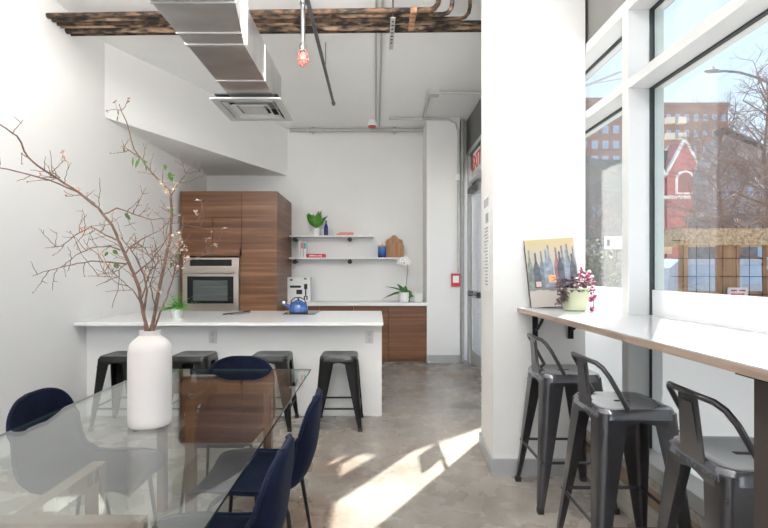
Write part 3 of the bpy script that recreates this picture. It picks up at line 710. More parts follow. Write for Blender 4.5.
obj('stems', MB().tube([(0.06,-0.03,0.13),(0.09,-0.06,0.12),(0.09,-0.06,0.01)], 0.003, 5).tube([(0.02,0,0.12),(0.03,-0.02,0.26)], 0.003, 5), PURP, fp)

# ------------------------------------------------------------ glass table
TX0, TX1, TY0, TY1, TZ = -1.446, -0.42, 1.12, 3.10, 0.75
tb = thing('dining_table', 'rectangular glass-topped dining table on walnut trestles', 'table', (0,0,0))
top = MB().box(TX0, TX1, TY0, TY1, TZ-0.010, TZ)
mt = top.mesh('glass_top', [TABLEG, EDGEG])
for p in mt.polygons:
    if abs(p.normal.z) < 0.5: p.material_index = 1
o_ = bpy.data.objects.new('glass_top', mt); col.objects.link(o_); o_.parent = tb
def trestle(y, yi):
    sg = 1 if yi > y else -1
    t_ = 0.045
    a = obj('trestle', MB().box(-1.255, -0.60, y-t_/2, y+t_/2, 0.68, TZ-0.012).box(-0.955, -0.91, min(y+sg*t_/2, yi), max(y+sg*t_/2, yi), 0.69, TZ-0.012), TRESTLE, tb)
    for x in (-1.255, -0.60-t_): obj('leg', B(x, x+t_, y-t_/2, y+t_/2, 0, 0.68), TRESTLE, tb)
    obj('leg', B(-0.955, -0.91, yi-sg*0.045 if sg>0 else yi, yi if sg>0 else yi+0.045, 0, 0.69), TRESTLE, tb)
trestle(2.77, 2.40); trestle(1.24, 1.62)

# vase and branches
VX, VY = -0.932, 1.98
vz = thing('vase', 'tall matt white bottle vase with a short neck on the glass table', 'vase', (VX, VY, TZ))
obj('vase_body', MB().lathe([(0.078,0),(0.083,0.006),(0.084,0.03),(0.084,0.30),(0.082,0.312),(0.077,0.330),(0.064,0.347),(0.048,0.359),(0.041,0.366),(0.040,0.380),(0.042,0.386),(0.038,0.386),(0.035,0.37),(0.035,0.30)], 56), VASEM, vz, True)
br = thing('branches', 'budding bare branches with cream blossoms standing in the white vase', 'branches', (VX, VY, TZ+0.31))
ORG = Vector((VX, VY, TZ+0.31))
def poly(pts, d0, d1):
    n = len(pts)-1; return [W(x, y, 0.08+d0+(d1-d0)*i/n) - ORG for i, (x, y) in enumerate(pts)]
stems = [
 ([(148,345),(146,330),(142,305),(138,285),(131,268),(124,252),(118,240),(112,225),(98.5,208),(79.5,193),(57,178),(38,166),(28,157),(17,136),(0,124.6),(-14,118)], 1.90, 1.62, 2.6, 0.9),
 ([(150,345),(151,330),(157,300),(161,280),(165,263),(170,240),(172,214),(170,191),(159,180),(146,166),(134,149),(127,123),(119,104)], 1.90, 2.02, 2.6, 0.6),
 ([(152,345),(154,330),(160,312),(167,297),(173,278),(178,258),(181,240),(183,215)], 1.91, 1.80, 1.7, 0.6),
 ([(149,345),(148,330),(144,312),(147,290),(144,275),(138,262),(130,248),(121,238)], 1.89, 2.05, 1.9, 0.8)]
subs = [
 ([(95,204),(76,191),(49,180),(23,173),(0,168),(-15,163)], 1.76, 1.60, 1.5, 0.7, 0),
 ([(127,264),(110,262),(91,261),(72,265),(49,270.5),(32,276)], 1.88, 1.75, 1.5, 0.5, 0),
 ([(116,240),(102,233),(91,227),(74,236),(61,246),(45,248)], 1.82, 1.95, 1.3, 0.5, 0),
 ([(120,250),(110,246),(91,248),(76,255),(61,267)], 1.84, 1.92, 1.3, 0.5, 0),
 ([(171,195),(176,187),(186,174),(195,159)], 2.0, 2.06, 1.5, 0.6, 1),
 ([(104,214),(117,208),(133,214),(148,219),(167,219),(178,214)], 1.80, 1.90, 1.3, 0.5, 0),
 ([(125,255),(129,248),(144,238),(159,231),(170,221)], 1.9, 2.0, 1.3, 0.7, 3),
 ([(141,300),(150,272),(158,262),(168,258),(176,262)], 1.92, 1.80, 1.2, 0.5, 0),
 ([(134,275),(150,262),(163,245),(171,230)], 1.88, 1.78, 1.2, 0.6, 3),
 ([(60,178),(52,172),(50,150)],1.70,1.68,0.9,0.4,0),
 ([(145,310),(133,290),(118,277),(88,276)],1.88,1.76,1.0,0.4,0),
 ([(128,262),(119,270),(118,290),(112,308)],1.88,1.80,1.0,0.4,0),
 ([(155,305),(150,285),(156,265),(146,250),(136,240)],1.9,1.75,1.1,0.5,1),
 ([(140,158),(124,147),(122,140)],1.98,1.97,0.9,0.4,1),
 ([(174,275),(186,262),(205,254),(214,256)],1.86,1.80,0.8,0.4,2),
 ([(176,232),(190,222),(210,222)],1.84,1.80,0.7,0.3,2)]
sm = [MB() for _ in range(4)]; bl = MB(); ob2 = MB(); gl_ = MB(); rz = random.Random(4)
PXM = 1.9/480
def grow(mb, pts, r0, r1, dens, lvl=0):
    n = len(pts)
    # jitter path a little for a natural line
    fine_ = []
    for i in range(n-1):
        a, c = pts[i], pts[i+1]
        for s_ in range(3):
            fine_.append(a.lerp(c, s_/3) + (Vector((rz.uniform(-1,1), rz.uniform(-1,1), rz.uniform(-1,1)))*0.0022 if s_ else Vector()))
    fine_.append(pts[-1]); m_ = len(fine_)
    mb.tube(fine_, [r0+(r1-r0)*i/(m_-1) for i in range(m_)], 6)
    L_ = sum((fine_[i+1]-fine_[i]).length for i in range(m_-1))
    cnt = int(L_*dens)
    for _ in range(cnt):
        i = rz.randrange(2 if lvl == 0 else 1, m_-1); base = fine_[i]
        if lvl == 0 and base.z < 0.22: continue
        t_ = (fine_[i+1]-fine_[i]).normalized()
        sd = t_.cross(Vector((rz.uniform(-.5,.5), 1, rz.uniform(-.5,.5)))).normalized()*rz.choice((-1,1))
        dv = (t_*rz.uniform(0.3,0.9) + sd + Vector((0,rz.uniform(-.5,.5),0.25))).normalized()
        ln = rz.uniform(0.04,0.13) if lvl == 0 else rz.uniform(0.015,0.05)
        q = [base]; 
        for k_ in range(3): dv = (dv+Vector((rz.uniform(-.3,.3),rz.uniform(-.3,.3),rz.uniform(-.2,.3)))).normalized(); q.append(q[-1]+dv*ln/3)
        if lvl < 1: grow(mb, q, 0.0017, 0.0008, 16, lvl+1)
        else: mb.tube(q, [0.0013,0.0011,0.0009,0.0007], 4)
        tip = q[-1]
        h = rz.random()
        px = (tip.x+ORG.x)*480/1.9+376
        if h < 0.20: ob2.ball(tip, 0.0035, (1,1,1.2))
        if px > 155 and h > 0.86:
            for k_ in range(4): bl.leaf(tip, (rz.uniform(-1,1),rz.uniform(-1,1),rz.uniform(-.5,1)), 0.018, 0.014, n=2)
        if 60 < px < 112 and h > 0.88:
            for k_ in range(3): ob2.leaf(tip, (rz.uniform(-1,1),rz.uniform(-1,1),rz.uniform(-.5,1)), 0.014, 0.010, n=2)
for i, (p_, a, c, r0, r1) in enumerate(stems): grow(sm[i], poly(p_, a, c), r0*0.0032, r1*0.0026, 17)
for (p_, a, c, r0, r1, k_) in subs: grow(sm[k_], poly(p_, a, c), r0*0.0026, r1*0.0022, 23)
for m_ in sm: obj('branch', m_, BARK, br)
# blossoms along the right stems and leaves where the photo has them
for (x, y, n_) in ((168,192,7),(175,185,5),(172,205,4),(177,235,8),(180,243,7),(176,250,6),(183,248,4),(170,262,6),(180,268,5),(184,258,4),(165,185,4),(158,290,3)):
    c = W(x, y, 1.98)-ORG
    for k_ in range(n_): 
        q = c+Vector((rz.uniform(-.014,.014), rz.uniform(-.01,.01), rz.uniform(-.014,.014)))
        for j in range(3): bl.leaf(q, (rz.uniform(-1,1),rz.uniform(-1,.3),rz.uniform(-1,1)), 0.013, 0.011, n=2)
for (x, y, n_) in ((80,190,4),(86,195,3),(82,229,5),(92,228,3),(90,249,5)):
    c = W(x, y, 1.93)-ORG
    for k_ in range(n_): ob2.leaf(c+Vector((rz.uniform(-.012,.012),0,rz.uniform(-.012,.012))), (rz.uniform(-1,1),rz.uniform(-1,.3),rz.uniform(-1,1)), 0.015, 0.011, n=2)
for (x, y, dx, dz, ln, wd) in ((125,213,0.7,-1,0.028,0.012),(169,172,0.3,-1,0.034,0.016),(166,170,-0.3,1,0.02,0.012),(170,176,0.8,0,0.02,0.01),(124,148,-0.1,-1,0.016,0.006),(133,157,-0.1,-1,0.034,0.006),(140,157,-0.3,-1,0.034,0.006),(146,165,0,-1,0.02,0.005),(137,160,-.1,-1,.03,.006),(142,161,.8,-.2,.02,.008),(113,250,0.7,-.6,0.022,0.014),(115,263,0.3,-.6,0.02,0.018),(108,252,-.5,-.6,0.018,0.01),(118,110,0.1,-1,0.02,0.005),(118,116,-.2,-1,0.02,0.005),(176,254,.3,-1,.02,.01),(171,213,.3,1,.02,.01),(172,262,-.4,-1,.02,.01)):
    gl_.leaf(W(x, y, 2.0)-ORG, (dx, rz.uniform(-.3,.1), dz), ln*1.25, wd*1.35, up=(0,-1,0.1), n=4)
obj('blossoms', bl, BLOSS, br)['kind'] = 'stuff'
obj('buds', ob2, OBLOSS, br)['kind'] = 'stuff'
obj('leaves', gl_, mat('twig_leaf_green', (0.085,0.20,0.035), 0.5, var=0.3, scale=25), br)

# ------------------------------------------------------------ velvet shell chairs
def make_chair():
    root = thing('dining_chair', '', 'chair', (0,0,0), 0, 'velvet chairs around the glass table')
    prof = [(0.235,0.425),(0.225,0.448),(0.19,0.458),(0.10,0.452),(0.0,0.445),(-0.10,0.445),(-0.165,0.458),(-0.212,0.492),(-0.238,0.545),(-0.252,0.61),(-0.260,0.68),(-0.264,0.72),(-0.267,0.755),(-0.269,0.785),(-0.271,0.805),(-0.272,0.816),(-0.272,0.822)]
    wid =  [0.150,0.195,0.215,0.232,0.238,0.238,0.236,0.232,0.228,0.223,0.217,0.210,0.194,0.166,0.132,0.100,0.066]
    # resample smoothly
    def smp(arr, u):
        i = min(int(u), len(arr)-2); f = u-i
        a0 = arr[max(i-1,0)]; a1 = arr[i]; a2 = arr[i+1]; a3 = arr[min(i+2,len(arr)-1)]
        def cr(p0,p1,p2,p3): return 0.5*((2*p1)+(-p0+p2)*f+(2*p0-5*p1+4*p2-p3)*f*f+(-p0+3*p1-3*p2+p3)*f**3)
        if isinstance(a1, tuple): return tuple(cr(a0[k],a1[k],a2[k],a3[k]) for k in range(2))
        return cr(a0,a1,a2,a3)
    NV, NU = 44, 18; mb = MB(); inner = []; outer = []; edge_pts = []
    for j in range(NV+1):
        u = j/NV*(len(prof)-1); x, z = smp(prof, u); w = smp(wid, u)
        x2, z2_ = smp(prof, min(u+0.05, len(prof)-1.0001)); x1, z1_ = smp(prof, max(u-0.05, 0))
        tx, tz = x2-x1, z2_-z1_; l = math.hypot(tx, tz); nx, nz_ = (tz/l, -tx/l)     # inward-facing normal (up on the seat, forward on the back)
        s_ = j/NV
        ri, ro = [], []
        for i in range(NU+1):
            v = -1+2*i/NU
            lift = 0.035*abs(v)**3 * (1 if s_ > 0.2 else s_/0.2) * (1.3 if 0.35 < s_ < 0.62 else 1.0)*(1 if s_ < 0.62 else max(0.0, (0.92-s_)/0.30))
            th = 0.028*(1-abs(v)**6*0.75)
            ri.append(mb.bm.verts.new((x+nx*lift, v*w, z+nz_*lift)))
            ro.append(mb.bm.verts.new((x+nx*(lift-th), v*w*0.995, z+nz_*(lift-th))))
        inner.append(ri); outer.append(ro)
    bm = mb.bm
    for j in range(NV):
        for i in range(NU):
            bm.faces.new((inner[j][i], inner[j][i+1], inner[j+1][i+1], inner[j+1][i]))
            bm.faces.new((outer[j][i], outer[j+1][i], outer[j+1][i+1], outer[j][i+1]))
        bm.faces.new((inner[j][0], inner[j+1][0], outer[j+1][0], outer[j][0]))
        bm.faces.new((inner[j][NU], outer[j][NU], outer[j+1][NU], inner[j+1][NU]))
    for i in range(NU):
        bm.faces.new((inner[0][i], outer[0][i], outer[0][i+1], inner[0][i+1])); bm.faces.new((inner[NV][i], inner[NV][i+1], outer[NV][i+1], outer[NV][i]))
    ep = [(Vector(inner[j][0].co)+Vector(outer[j][0].co))/2 for j in range(NV+1)] + [(Vector(inner[NV][i].co)+Vector(outer[NV][i].co))/2 for i in range(1, NU)] + [(Vector(inner[j][NU].co)+Vector(outer[j][NU].co))/2 for j in range(NV, -1, -1)] + [(Vector(inner[0][i].co)+Vector(outer[0][i].co))/2 for i in range(NU-1, -1, -1)]
    sh = obj('shell', mb, VELVET, root, False)
    for p in sh.data.polygons: p.use_smooth = True
    obj('piping', MB().tube(ep, 0.0075, 8, caps=False), PIPING, sh, True)
    stc = MB()                     # raised stitches beside the seam on the back
    for q in ep[18:-18:2] if False else [e_ for k_, e_ in enumerate(ep) if 20 < k_ < len(ep)-38 and k_ % 1 == 0]:
        stc.ball(q, 0.0096, (1,1,0.45))
    obj('seam_stitching', stc, VELVET, sh)
    for (sx, sy) in ((1,1),(1,-1),(-1,1),(-1,-1)):
        a = (sx*0.10-0.01, sy*0.12, 0.425); k2 = (sx*0.15-0.01, sy*0.165, 0.40); e2 = (sx*0.215-0.02, sy*0.215, 0.0)
        obj('leg', MB().tube([a, k2, (k2[0]+sx*0.02, k2[1]+sy*0.02, 0.36), e2], [0.010,0.0105,0.0105,0.008], 10), BLKLEG, root, True)
    obj('under_frame', MB().tube([(-0.11,-0.12,0.418),(-0.11,0.12,0.418)], 0.009).tube([(0.09,-0.12,0.418),(0.09,0.12,0.418)], 0.009), BLKLEG, root)
    return root
ch = make_chair()
clocs = [(-0.548,2.19,PI,'navy velvet chair right of the table, the farther one, in profile'),
         (-0.572,1.545,PI,'navy velvet chair nearest the camera, its back cut by the frame bottom'),
         (-1.285,2.20,0,'navy velvet chair left of the table, against the white wall'),
         (-1.245,1.52,0,'navy velvet chair left of the table, at the photo corner under the glass'),
         (-0.872,2.85,-PI/2,'navy velvet chair at the far end of the table, facing the camera')]
for i, (x, y, a, lab) in enumerate(clocs):
    o = ch if i == 0 else copy_tree(ch); o.location = (x, y, 0); o.rotation_euler.z = a; o['label'] = lab

# ------------------------------------------------------------ ceiling services
du = thing('air_duct', 'rectangular galvanised air duct running along the ceiling', 'duct', (0,0,0))
dm = MB()
DX0, DX1 = -1.393, -0.972
loops = []
for (y, x1) in ((YR,-0.84),(2.9,-0.86),(3.54,DX1),(4.93,DX1)):
    loops.append([(DX0,y,3.05),(x1,y,3.05),(x1,y,3.37),(DX0,y,3.37)])
vs = [[dm.bm.verts.new(p) for p in lp] for lp in loops]
for i in range(3):
    for k_ in range(4): dm.bm.faces.new((vs[i][k_], vs[i][(k_+1)%4], vs[i+1][(k_+1)%4], vs[i+1][k_]))
dm.bm.faces.new(vs[0][::-1]); dm.bm.faces.new(vs[-1])
obj('duct_body', dm, GALV, du)
for y in (1.2, 2.98, 3.36, 3.54, 4.20):
    x1 = DX1 if y >= 3.54 else DX1+(3.54-y)/0.64*0.11 if y > 2.9 else -0.86
    w = 0.010 if y != 3.54 else 0.030
    obj('seam', MB().box(DX0-0.008, x1+0.008, y-w/2, y+w/2, 3.044, 3.05).box(x1, x1+0.008, y-w/2, y+w/2, 3.05, 3.37), GALVL, du)
for y in (3.54, 2.0):
    for x in (DX0-0.012, -0.955): obj('hanger_strap', B(x-0.002, x+0.01, y-0.015, y+0.015, 3.05, ZC), GALVL, du)
df = thing('air_diffuser', 'square white ceiling air diffuser under the end of the duct', 'air vent', (-1.235, 4.86, 3.01))
fr_ = MB(); S = 0.335
fr_.box(-S, S, -S, -S+0.07, 0, 0.015).box(-S, S, S-0.07, S, 0, 0.015).box(-S, -S+0.07, -S+0.07, S-0.07, 0, 0.015).box(S-0.07, S, -S+0.07, S-0.07, 0, 0.015)
obj('outer_frame', fr_, FRAME, df)
obj('plenum', MB().box(-0.30,0.30,-0.30,0.30,0.05,0.06).box(-0.27,-0.26,-0.27,0.27,0.015,0.05).box(0.26,0.27,-0.27,0.27,0.015,0.05).box(-0.26,0.26,-0.27,-0.26,0.015,0.05).box(-0.26,0.26,0.26,0.27,0.015,0.05), DGREY, df, label='dark throat behind the cones')
for (a, z_) in ((0.215,0.0),(0.15,-0.008)):
    cn = MB(); t_ = 0.035
    q0 = [(-a,-a,z_+0.03),(a,-a,z_+0.03),(a,a,z_+0.03),(-a,a,z_+0.03)]; q1 = [(-a-t_,-a-t_,z_),(a+t_,-a-t_,z_),(a+t_,a+t_,z_),(-a-t_,a+t_,z_)]
    A = [cn.bm.verts.new(p) for p in q0]; Bv = [cn.bm.verts.new(p) for p in q1]; C_ = [cn.bm.verts.new((p[0],p[1],p[2]-0.004)) for p in q1]; D_ = [cn.bm.verts.new((p[0],p[1],p[2]-0.004)) for p in q0]
    for k_ in range(4):
        for (U, V) in ((A,Bv),(Bv,C_),(C_,D_),(D_,A)): cn.bm.faces.new((U[k_],U[(k_+1)%4],V[(k_+1)%4],V[k_]))
    obj('cone', cn, FRAME, df)
obj('cone', B(-0.12,0.12,-0.12,0.12,0.0,0.02,0.006), FRAME, df)
obj('boot', B(-0.18, 0.20, -0.1, 0.04, 0.06, 0.052+0.01), GALV, df)

# bundle of old pipes across the ceiling
rows = [(3.955,3.535,0.022,RUST,0.50,True),(4.022,3.535,0.018,RUST2,0.62,True),(4.087,3.535,0.016,RUST,0.78,True),(4.152,3.535,0.016,RUST2,None,False),(4.225,3.535,0.026,RUST2,None,False),(4.292,3.535,0.014,RUST,None,False)]
labs = ['old ceiling pipe, frontmost in the photo, bending up earliest','peeling ceiling pipe, second from the top edge of the photo, bending up',
        'rusty ceiling pipe, third of the bundle, bending up by the pier','peeling ceiling pipe, fourth of the bundle, running behind the pier','thick peeling ceiling pipe, fifth of the bundle','dark ceiling pipe, farthest back in the bundle']
for i, (y, z_, r_, m_, xe, bend) in enumerate(rows):
    if bend:
        pts = [(LX,y+0.09,z_),(-1.0,y+0.04,z_),(xe-0.06,y,z_),(xe-0.02,y,z_+0.012),(xe+0.01,y,z_+0.05),(xe+0.02,y,z_+0.10),(xe+0.02,y,ZC+0.001)]
    else: pts = [(LX,y+0.07,z_),(-1.0,y+0.03,z_),(FX+0.02,y-0.01,z_)]
    o_ = obj('old_pipe', MB().tube(pts, r_, 12), m_, None, True); tag(o_, labs[i], 'pipe', 'old pipes across the ceiling')
k = thing('pipe_hanger', 'white perforated metal strip under the old pipes', 'hanger', (0.14, 4.2, 3.462))
hs = MB(); hs.box(-0.02, 0.02, -0.26, 0.30, 0, 0.006)
obj('strip', hs, GALVL, k)
for i in range(7): obj('hole', MB().tube([(0,-0.20+i*0.062,-0.001),(0,-0.20+i*0.062,0.0005)], 0.011, 12), BLK, k)
obj('rod', MB().tube([(0,-0.25,0.006),(0,-0.25,ZC-3.462)], 0.006, 8).tube([(0,0.25,0.006),(0,0.25,ZC-3.462)], 0.006, 8), BLKLEG, k)
for i, (y, z_, r_, m_, xe, bend) in enumerate(rows[:5]):
    o_ = obj('pipe_collar', MB().tube([(0.285,y+0.008,z_),(0.335,y+0.007,z_)], r_+0.007, 14), CLAMPR, None, True)
    tag(o_, 'rusty orange collar round the %s pipe of the ceiling bundle' % ('first','second','third','fourth','fifth')[i], 'pipe collar', 'rusty collars on the ceiling pipes')
# thin conduits on the ceiling running to the back wall
for x, lab in ((0.0,'thin painted conduit on the ceiling leading to the smoke detector'),(0.055,'thin painted conduit on the ceiling, right one of the close pair')):
    tag(obj('conduit', MB().tube([(x,2.2,ZC-0.012),(x,7.70,ZC-0.012)], 0.011, 8), CONDUIT), lab, 'pipe')
k = thing('smoke_detector', 'round white smoke detector with a red ring near the back wall', 'smoke detector', (-0.06, 7.42, ZC))
obj('detector_body', MB().lathe([(0.06,0.0),(0.06,-0.05),(0.075,-0.055),(0.075,-0.085),(0.05,-0.10)], 28), CERAM, k, True)
obj('ring', MB().lathe([(0.066,-0.088),(0.06,-0.105),(0.03,-0.108)], 28), RED, k, True, label='red ring')
tag(obj('conduit', MB().tube([(-1.40,7.78,ZC-0.045),(0.80,7.78,ZC-0.045)], 0.026, 10), CONDUIT, None, True), 'thick pale pipe along the top of the back wall', 'pipe')
k = thing('pipe_joint', 'pale pipe fitting on the back wall pipe near the middle', 'pipe fitting', (0.30, 7.78, ZC-0.045))
obj('fitting', MB().tube([(-0.05,0,0),(0.05,0,0)], 0.038, 12).tube([(0,0,-0.06),(0,0,0.045)], 0.018, 10), CONDUIT, k)
k = thing('pipe_joint', 'pale pipe fitting on the back wall pipe, near its left end', 'pipe fitting', (-1.02, 7.78, ZC-0.045))
obj('fitting', MB().tube([(-0.06,0,0),(0.06,0,0)], 0.036, 12).tube([(0,0,-0.06),(0,0,0.045)], 0.016, 10), CONDUIT, k)
k = thing('junction_box', 'grey junction box on the ceiling where two conduits meet', 'junction box', (0.745, 6.22, ZC))
obj('box_body', B(-0.07, 0.07, -0.06, 0.06, -0.06, 0, 0.004), CONDUIT, k)
tag(obj('conduit', MB().tube([(0.70,6.28,ZC-0.03),(0.715,7.25,ZC-0.03)], 0.022, 10), CONDUIT), 'reddish conduit from the junction box back to the pier', 'pipe')
tag(obj('conduit', MB().tube([(0.815,6.2,ZC-0.03),(1.30,6.2,ZC-0.03),(1.38,6.2,ZC-0.04),(1.41,6.2,ZC-0.12)], 0.016, 10), CONDUIT), 'thin conduit from the junction box towards the glass door', 'pipe')
# pendant conduit with red cage lamp
PX, PY = -0.563, 3.70
k = thing('pendant_lamp', 'bare conduit pendant lamp with a small red cage', 'lamp', (PX, PY, ZC))
obj('conduit_stem', MB().tube([(0,0,0),(0,0,-0.60)], 0.017, 12), DARKPIPE, k, True)
obj('socket', MB().lathe([(0.019,-0.58),(0.028,-0.60),(0.028,-0.64),(0.034,-0.65)], 20), DARKPIPE, k, True)
obj('coupling', MB().lathe([(0.025,-0.22),(0.025,-0.28)], 16), DARKPIPE, k, True)
cg = MB()
for i in range(8):
    a = 2*PI*i/8; c_, s_ = math.cos(a), math.sin(a)
    cg.tube([(0.028*c_,0.028*s_,-0.64),(0.040*c_,0.040*s_,-0.68),(0.040*c_,0.040*s_,-0.72),(0.022*c_,0.022*s_,-0.75)], 0.0035, 6)
for z_, r_ in ((-0.68,0.040),(-0.72,0.040),(-0.75,0.022)):
    cg.tube([(r_*math.cos(2*PI*i/20), r_*math.sin(2*PI*i/20), z_) for i in range(21)], 0.0035, 6)
obj('cage', cg, BULBG, k, label='red wire cage')
obj('bulb', MB().lathe([(0.012,-0.64),(0.024,-0.68),(0.026,-0.71),(0.012,-0.735)], 18), mat('warm_bulb', (0.55,0.38,0.30), 0.3), k, True)
tag(obj('conduit', MB().tube([(-0.515,3.50,3.42),(-0.515,5.80,3.42)], 0.017, 12).tube([(-0.515,3.55,3.42),(-0.515,3.55,ZC)], 0.010, 8).tube([(-0.515,5.79,3.42),(-0.515,5.84,3.42)], 0.023, 12).tube([(-0.515,4.9,3.42),(-0.515,4.9,ZC)], 0.004, 6), DARKPIPE, None, True),
    'dark grey conduit hanging beside the red lamp and ending in mid air', 'pipe')

# added fill lamps in made-up housings, out of view above and behind the camera
for i, (x, y, en) in enumerate(((-1.95,-2.6,26),(0.1,-2.6,30),(-1.95,-0.8,15),(0.0,-0.8,20),(-1.95,1.0,7),(-0.3,1.0,9),(-1.9,2.6,22),(-0.42,2.45,36))):
    for up in (0, 1):
        la = bpy.data.lights.new('fill_lamp', 'AREA'); la.shape = 'RECTANGLE'; la.size = 0.5; la.size_y = 1.0; la.energy = en*((0.6 if x < -1 else 2.3) if up else 0.42)*(1.35 if y > 2 and not up else 1.0); la.color = (1.0,0.97,0.94)
        lo = bpy.data.objects.new('fill_lamp', la); col.objects.link(lo); lo.location = (x, y, 3.46 if up else 3.39)
        if up: lo.rotation_euler = (PI,0,0)
        elif y > 2: lo.rotation_euler = (R(76),0,0); lo.location.z = 3.20; lo.location.y = y+0.3
    k = thing('fill_lamp_housing', 'added fill light in a rectangular housing above the dining area', 'lamp', (x, y, 3.40), 0, 'added fill lights')
    obj('housing', B(-0.27, 0.27, -0.52, 0.52, 0, 0.05), FRAME, k)
    obj('rod', MB().tube([(0,-0.4,0.05),(0,-0.4,ZC-3.40)], 0.006, 6).tube([(0,0.4,0.05),(0,0.4,ZC-3.40)], 0.006, 6), BLKLEG, k)

# ------------------------------------------------------------ hanging sign in the side window
k = thing('window_sign', 'small square board hanging in the window behind the pier', 'sign', (1.50, 5.29, 1.505))
obj('board', B(-0.008, 0.008, -0.15, 0.15, -0.125, 0.125), PAPER, k)
obj('arm', B(-0.008, 0.008, -0.469, -0.15, -0.13, -0.105), BLK, k)

# ------------------------------------------------------------ outdoors
struct('pavement', B(1.70, 200, -60, 200, -0.35, -0.10), ASPH)['label'] = 'pale pavement and street outside the windows'
def building(name, label, x0, x1, y0, y1, h, m_, cols_, rows_, winm, ww, wh, z0, dz, trimm=None, windows=True):
    k = thing(name, label, 'building', ((x0+x1)/2, y0, -0.10)); hx = (x1-x0)/2
    obj('wall', B(-hx, hx, 0, y1-y0, 0, h), m_, k)
    obj('parapet', B(-hx-0.2, hx+0.2, -0.2, y1-y0+0.2, h, h+0.6), trimm or OUTW, k)
    wmb = B(-ww/2, ww/2, -0.06, 0.0, 0, wh); first = None
    for r_ in range(rows_):
        for c_ in range(cols_):
            x = -hx + (c_+0.5)*(x1-x0)/cols_; z_ = z0+r_*dz
            if first is None: first = obj('window', wmb, winm, k); o_ = first
            else: o_ = first.copy(); col.objects.link(o_)
            o_.location = (x, 0, z_)
    return k
building('apartment_tower', 'brown brick apartment tower with blue windows, seen in the narrow window', 36, 50, 90, 97, 33.5, BRICKT, 7, 9, WINB, 1.15, 1.5, 7.5, 2.85, BRICKT)
tw = building('apartment_tower', 'brick apartment tower with pale balconies, seen in the large window', 54.0, 66.0, 90, 96, 32.6, BRICKT, 7, 10, WINB, 0.8, 1.3, 3.2, 2.95, BRICKT)
for i in range(10):
    for xx in (-5.2, -3.1): obj('balcony', B(xx-0.75, xx+0.75, -0.9, -0.05, 2.6+i*2.95, 3.75+i*2.95), BALC, tw, label='cream balcony')
building('warehouse', 'grey brick building beyond the narrow window', 14.5, 22.3, 40, 46, 10.2, BRICKG, 3, 2, mat('pale_window', (0.30,0.32,0.35), 0.3), 0.7, 1.1, 2.8, 3.2, BRICKG)
# red brick gabled church
ck = thing('church', 'red brick church with two gables and white trim', 'church', (37.0, 60, -0.10))
def gable(cx, w, he, hp, m_):
    return MB().prism([(cx-w/2,0,0),(cx+w/2,0,0),(cx+w/2,0,he),(cx,0,hp),(cx-w/2,0,he)], (0,3,0))
obj('wall', gable(-2.2, 2.6, 14.0, 16.6, BRICKR), BRICKR, ck); obj('wall', gable(1.6, 4.4, 14.2, 18.2, BRICKR), BRICKR, ck)
obj('wall', B(-0.95, -0.55, 0.4, 2.5, 0, 13.2), BRICKR, ck)
obj('roof', MB().prism([(-2.4,0.5,16.8),(-0.2,0.5,16.8),(-0.7,0.5,13.8),(-1.6,0.5,13.8)], (0,2,0)), SLATE, ck, label='dark slate roof')
for (cx, w, he, hp) in ((-2.2,2.6,14.0,16.6),(1.6,4.4,14.2,18.2)):
    for s_ in (-1,1):
        obj('gable_trim', MB().prism([(cx+s_*w/2*1.06,-0.15,he-0.2),(cx,-0.15,hp+0.1),(cx,-0.15,hp-0.45),(cx+s_*w/2*1.06-s_*0.0,-0.15,he-0.75)], (0,0.5,0)), OUTW, ck, label='white trim')
for (cx, zc, r_) in ((-2.2,12.6,0.75),(1.6,13.0,1.2)):
    pts = [(cx-r_,-0.1,zc-1.8),(cx+r_,-0.1,zc-1.8)]+[(cx+r_*math.cos(R(a)),-0.1,zc+r_*math.sin(R(a))) for a in range(0,181,20)]
    w_ = obj('window', MB().prism(pts, (0,0.1,0)), OUTW, ck)
    pts = [(cx-r_*.75,-0.16,zc-1.6),(cx+r_*.75,-0.16,zc-1.6)]+[(cx+r_*.75*math.cos(R(a)),-0.16,zc+r_*.75*math.sin(R(a))) for a in range(0,181,20)]
    obj('pane', MB().prism(pts, (0,0.08,0)), mat('church_pane', (0.33,0.12,0.11), 0.5), w_)
obj('band', B(-3.6, 3.9, -0.12, 0.0, 10.6, 11.0), OUTW, ck)
# brown grey roofed block
gk = thing('row_building', 'grey building with a long sloping roof behind the bare tree', 'building', (40.0, 52, -0.10))
def xz(px, py, d_=52): v = W(px, py, d_); return (v.x-40.0, v.z+0.10)
pp_ = [xz(706,300),xz(775,300),xz(775,175),xz(762,146),xz(728,127),xz(716,150),xz(706,168)]
obj('wall', MB().prism([(x,0,max(z_,0)) for x, z_ in pp_], (0,2.2,0)), ROOFG, gk)
a = xz(764,146); b_ = xz(722,128)
obj('roof_edge', MB().prism([(b_[0],-0.3,b_[1]),(a[0],-0.3,a[1]),(a[0],-0.3,a[1]-0.5),(b_[0],-0.3,b_[1]-0.5)], (0,1.5,0)), SLATE, gk)
for i in range(5):
    for j in range(4): obj('window', B(-3.5+i*1.25, -3.5+i*1.25+0.55, -0.05, 0, 2.5+j*2.4, 3.7+j*2.4), WINB, gk)
bk2 = building('row_building', 'low dark building along the street behind the wooden shelter', 26, 52, 34, 40, 5.6, mat('dull_wall', (0.20,0.19,0.20), 0.9, var=0.3, scale=1.5), 9, 1, WINB, 0.9, 1.2, 2.2, 2.5, ROOFG)

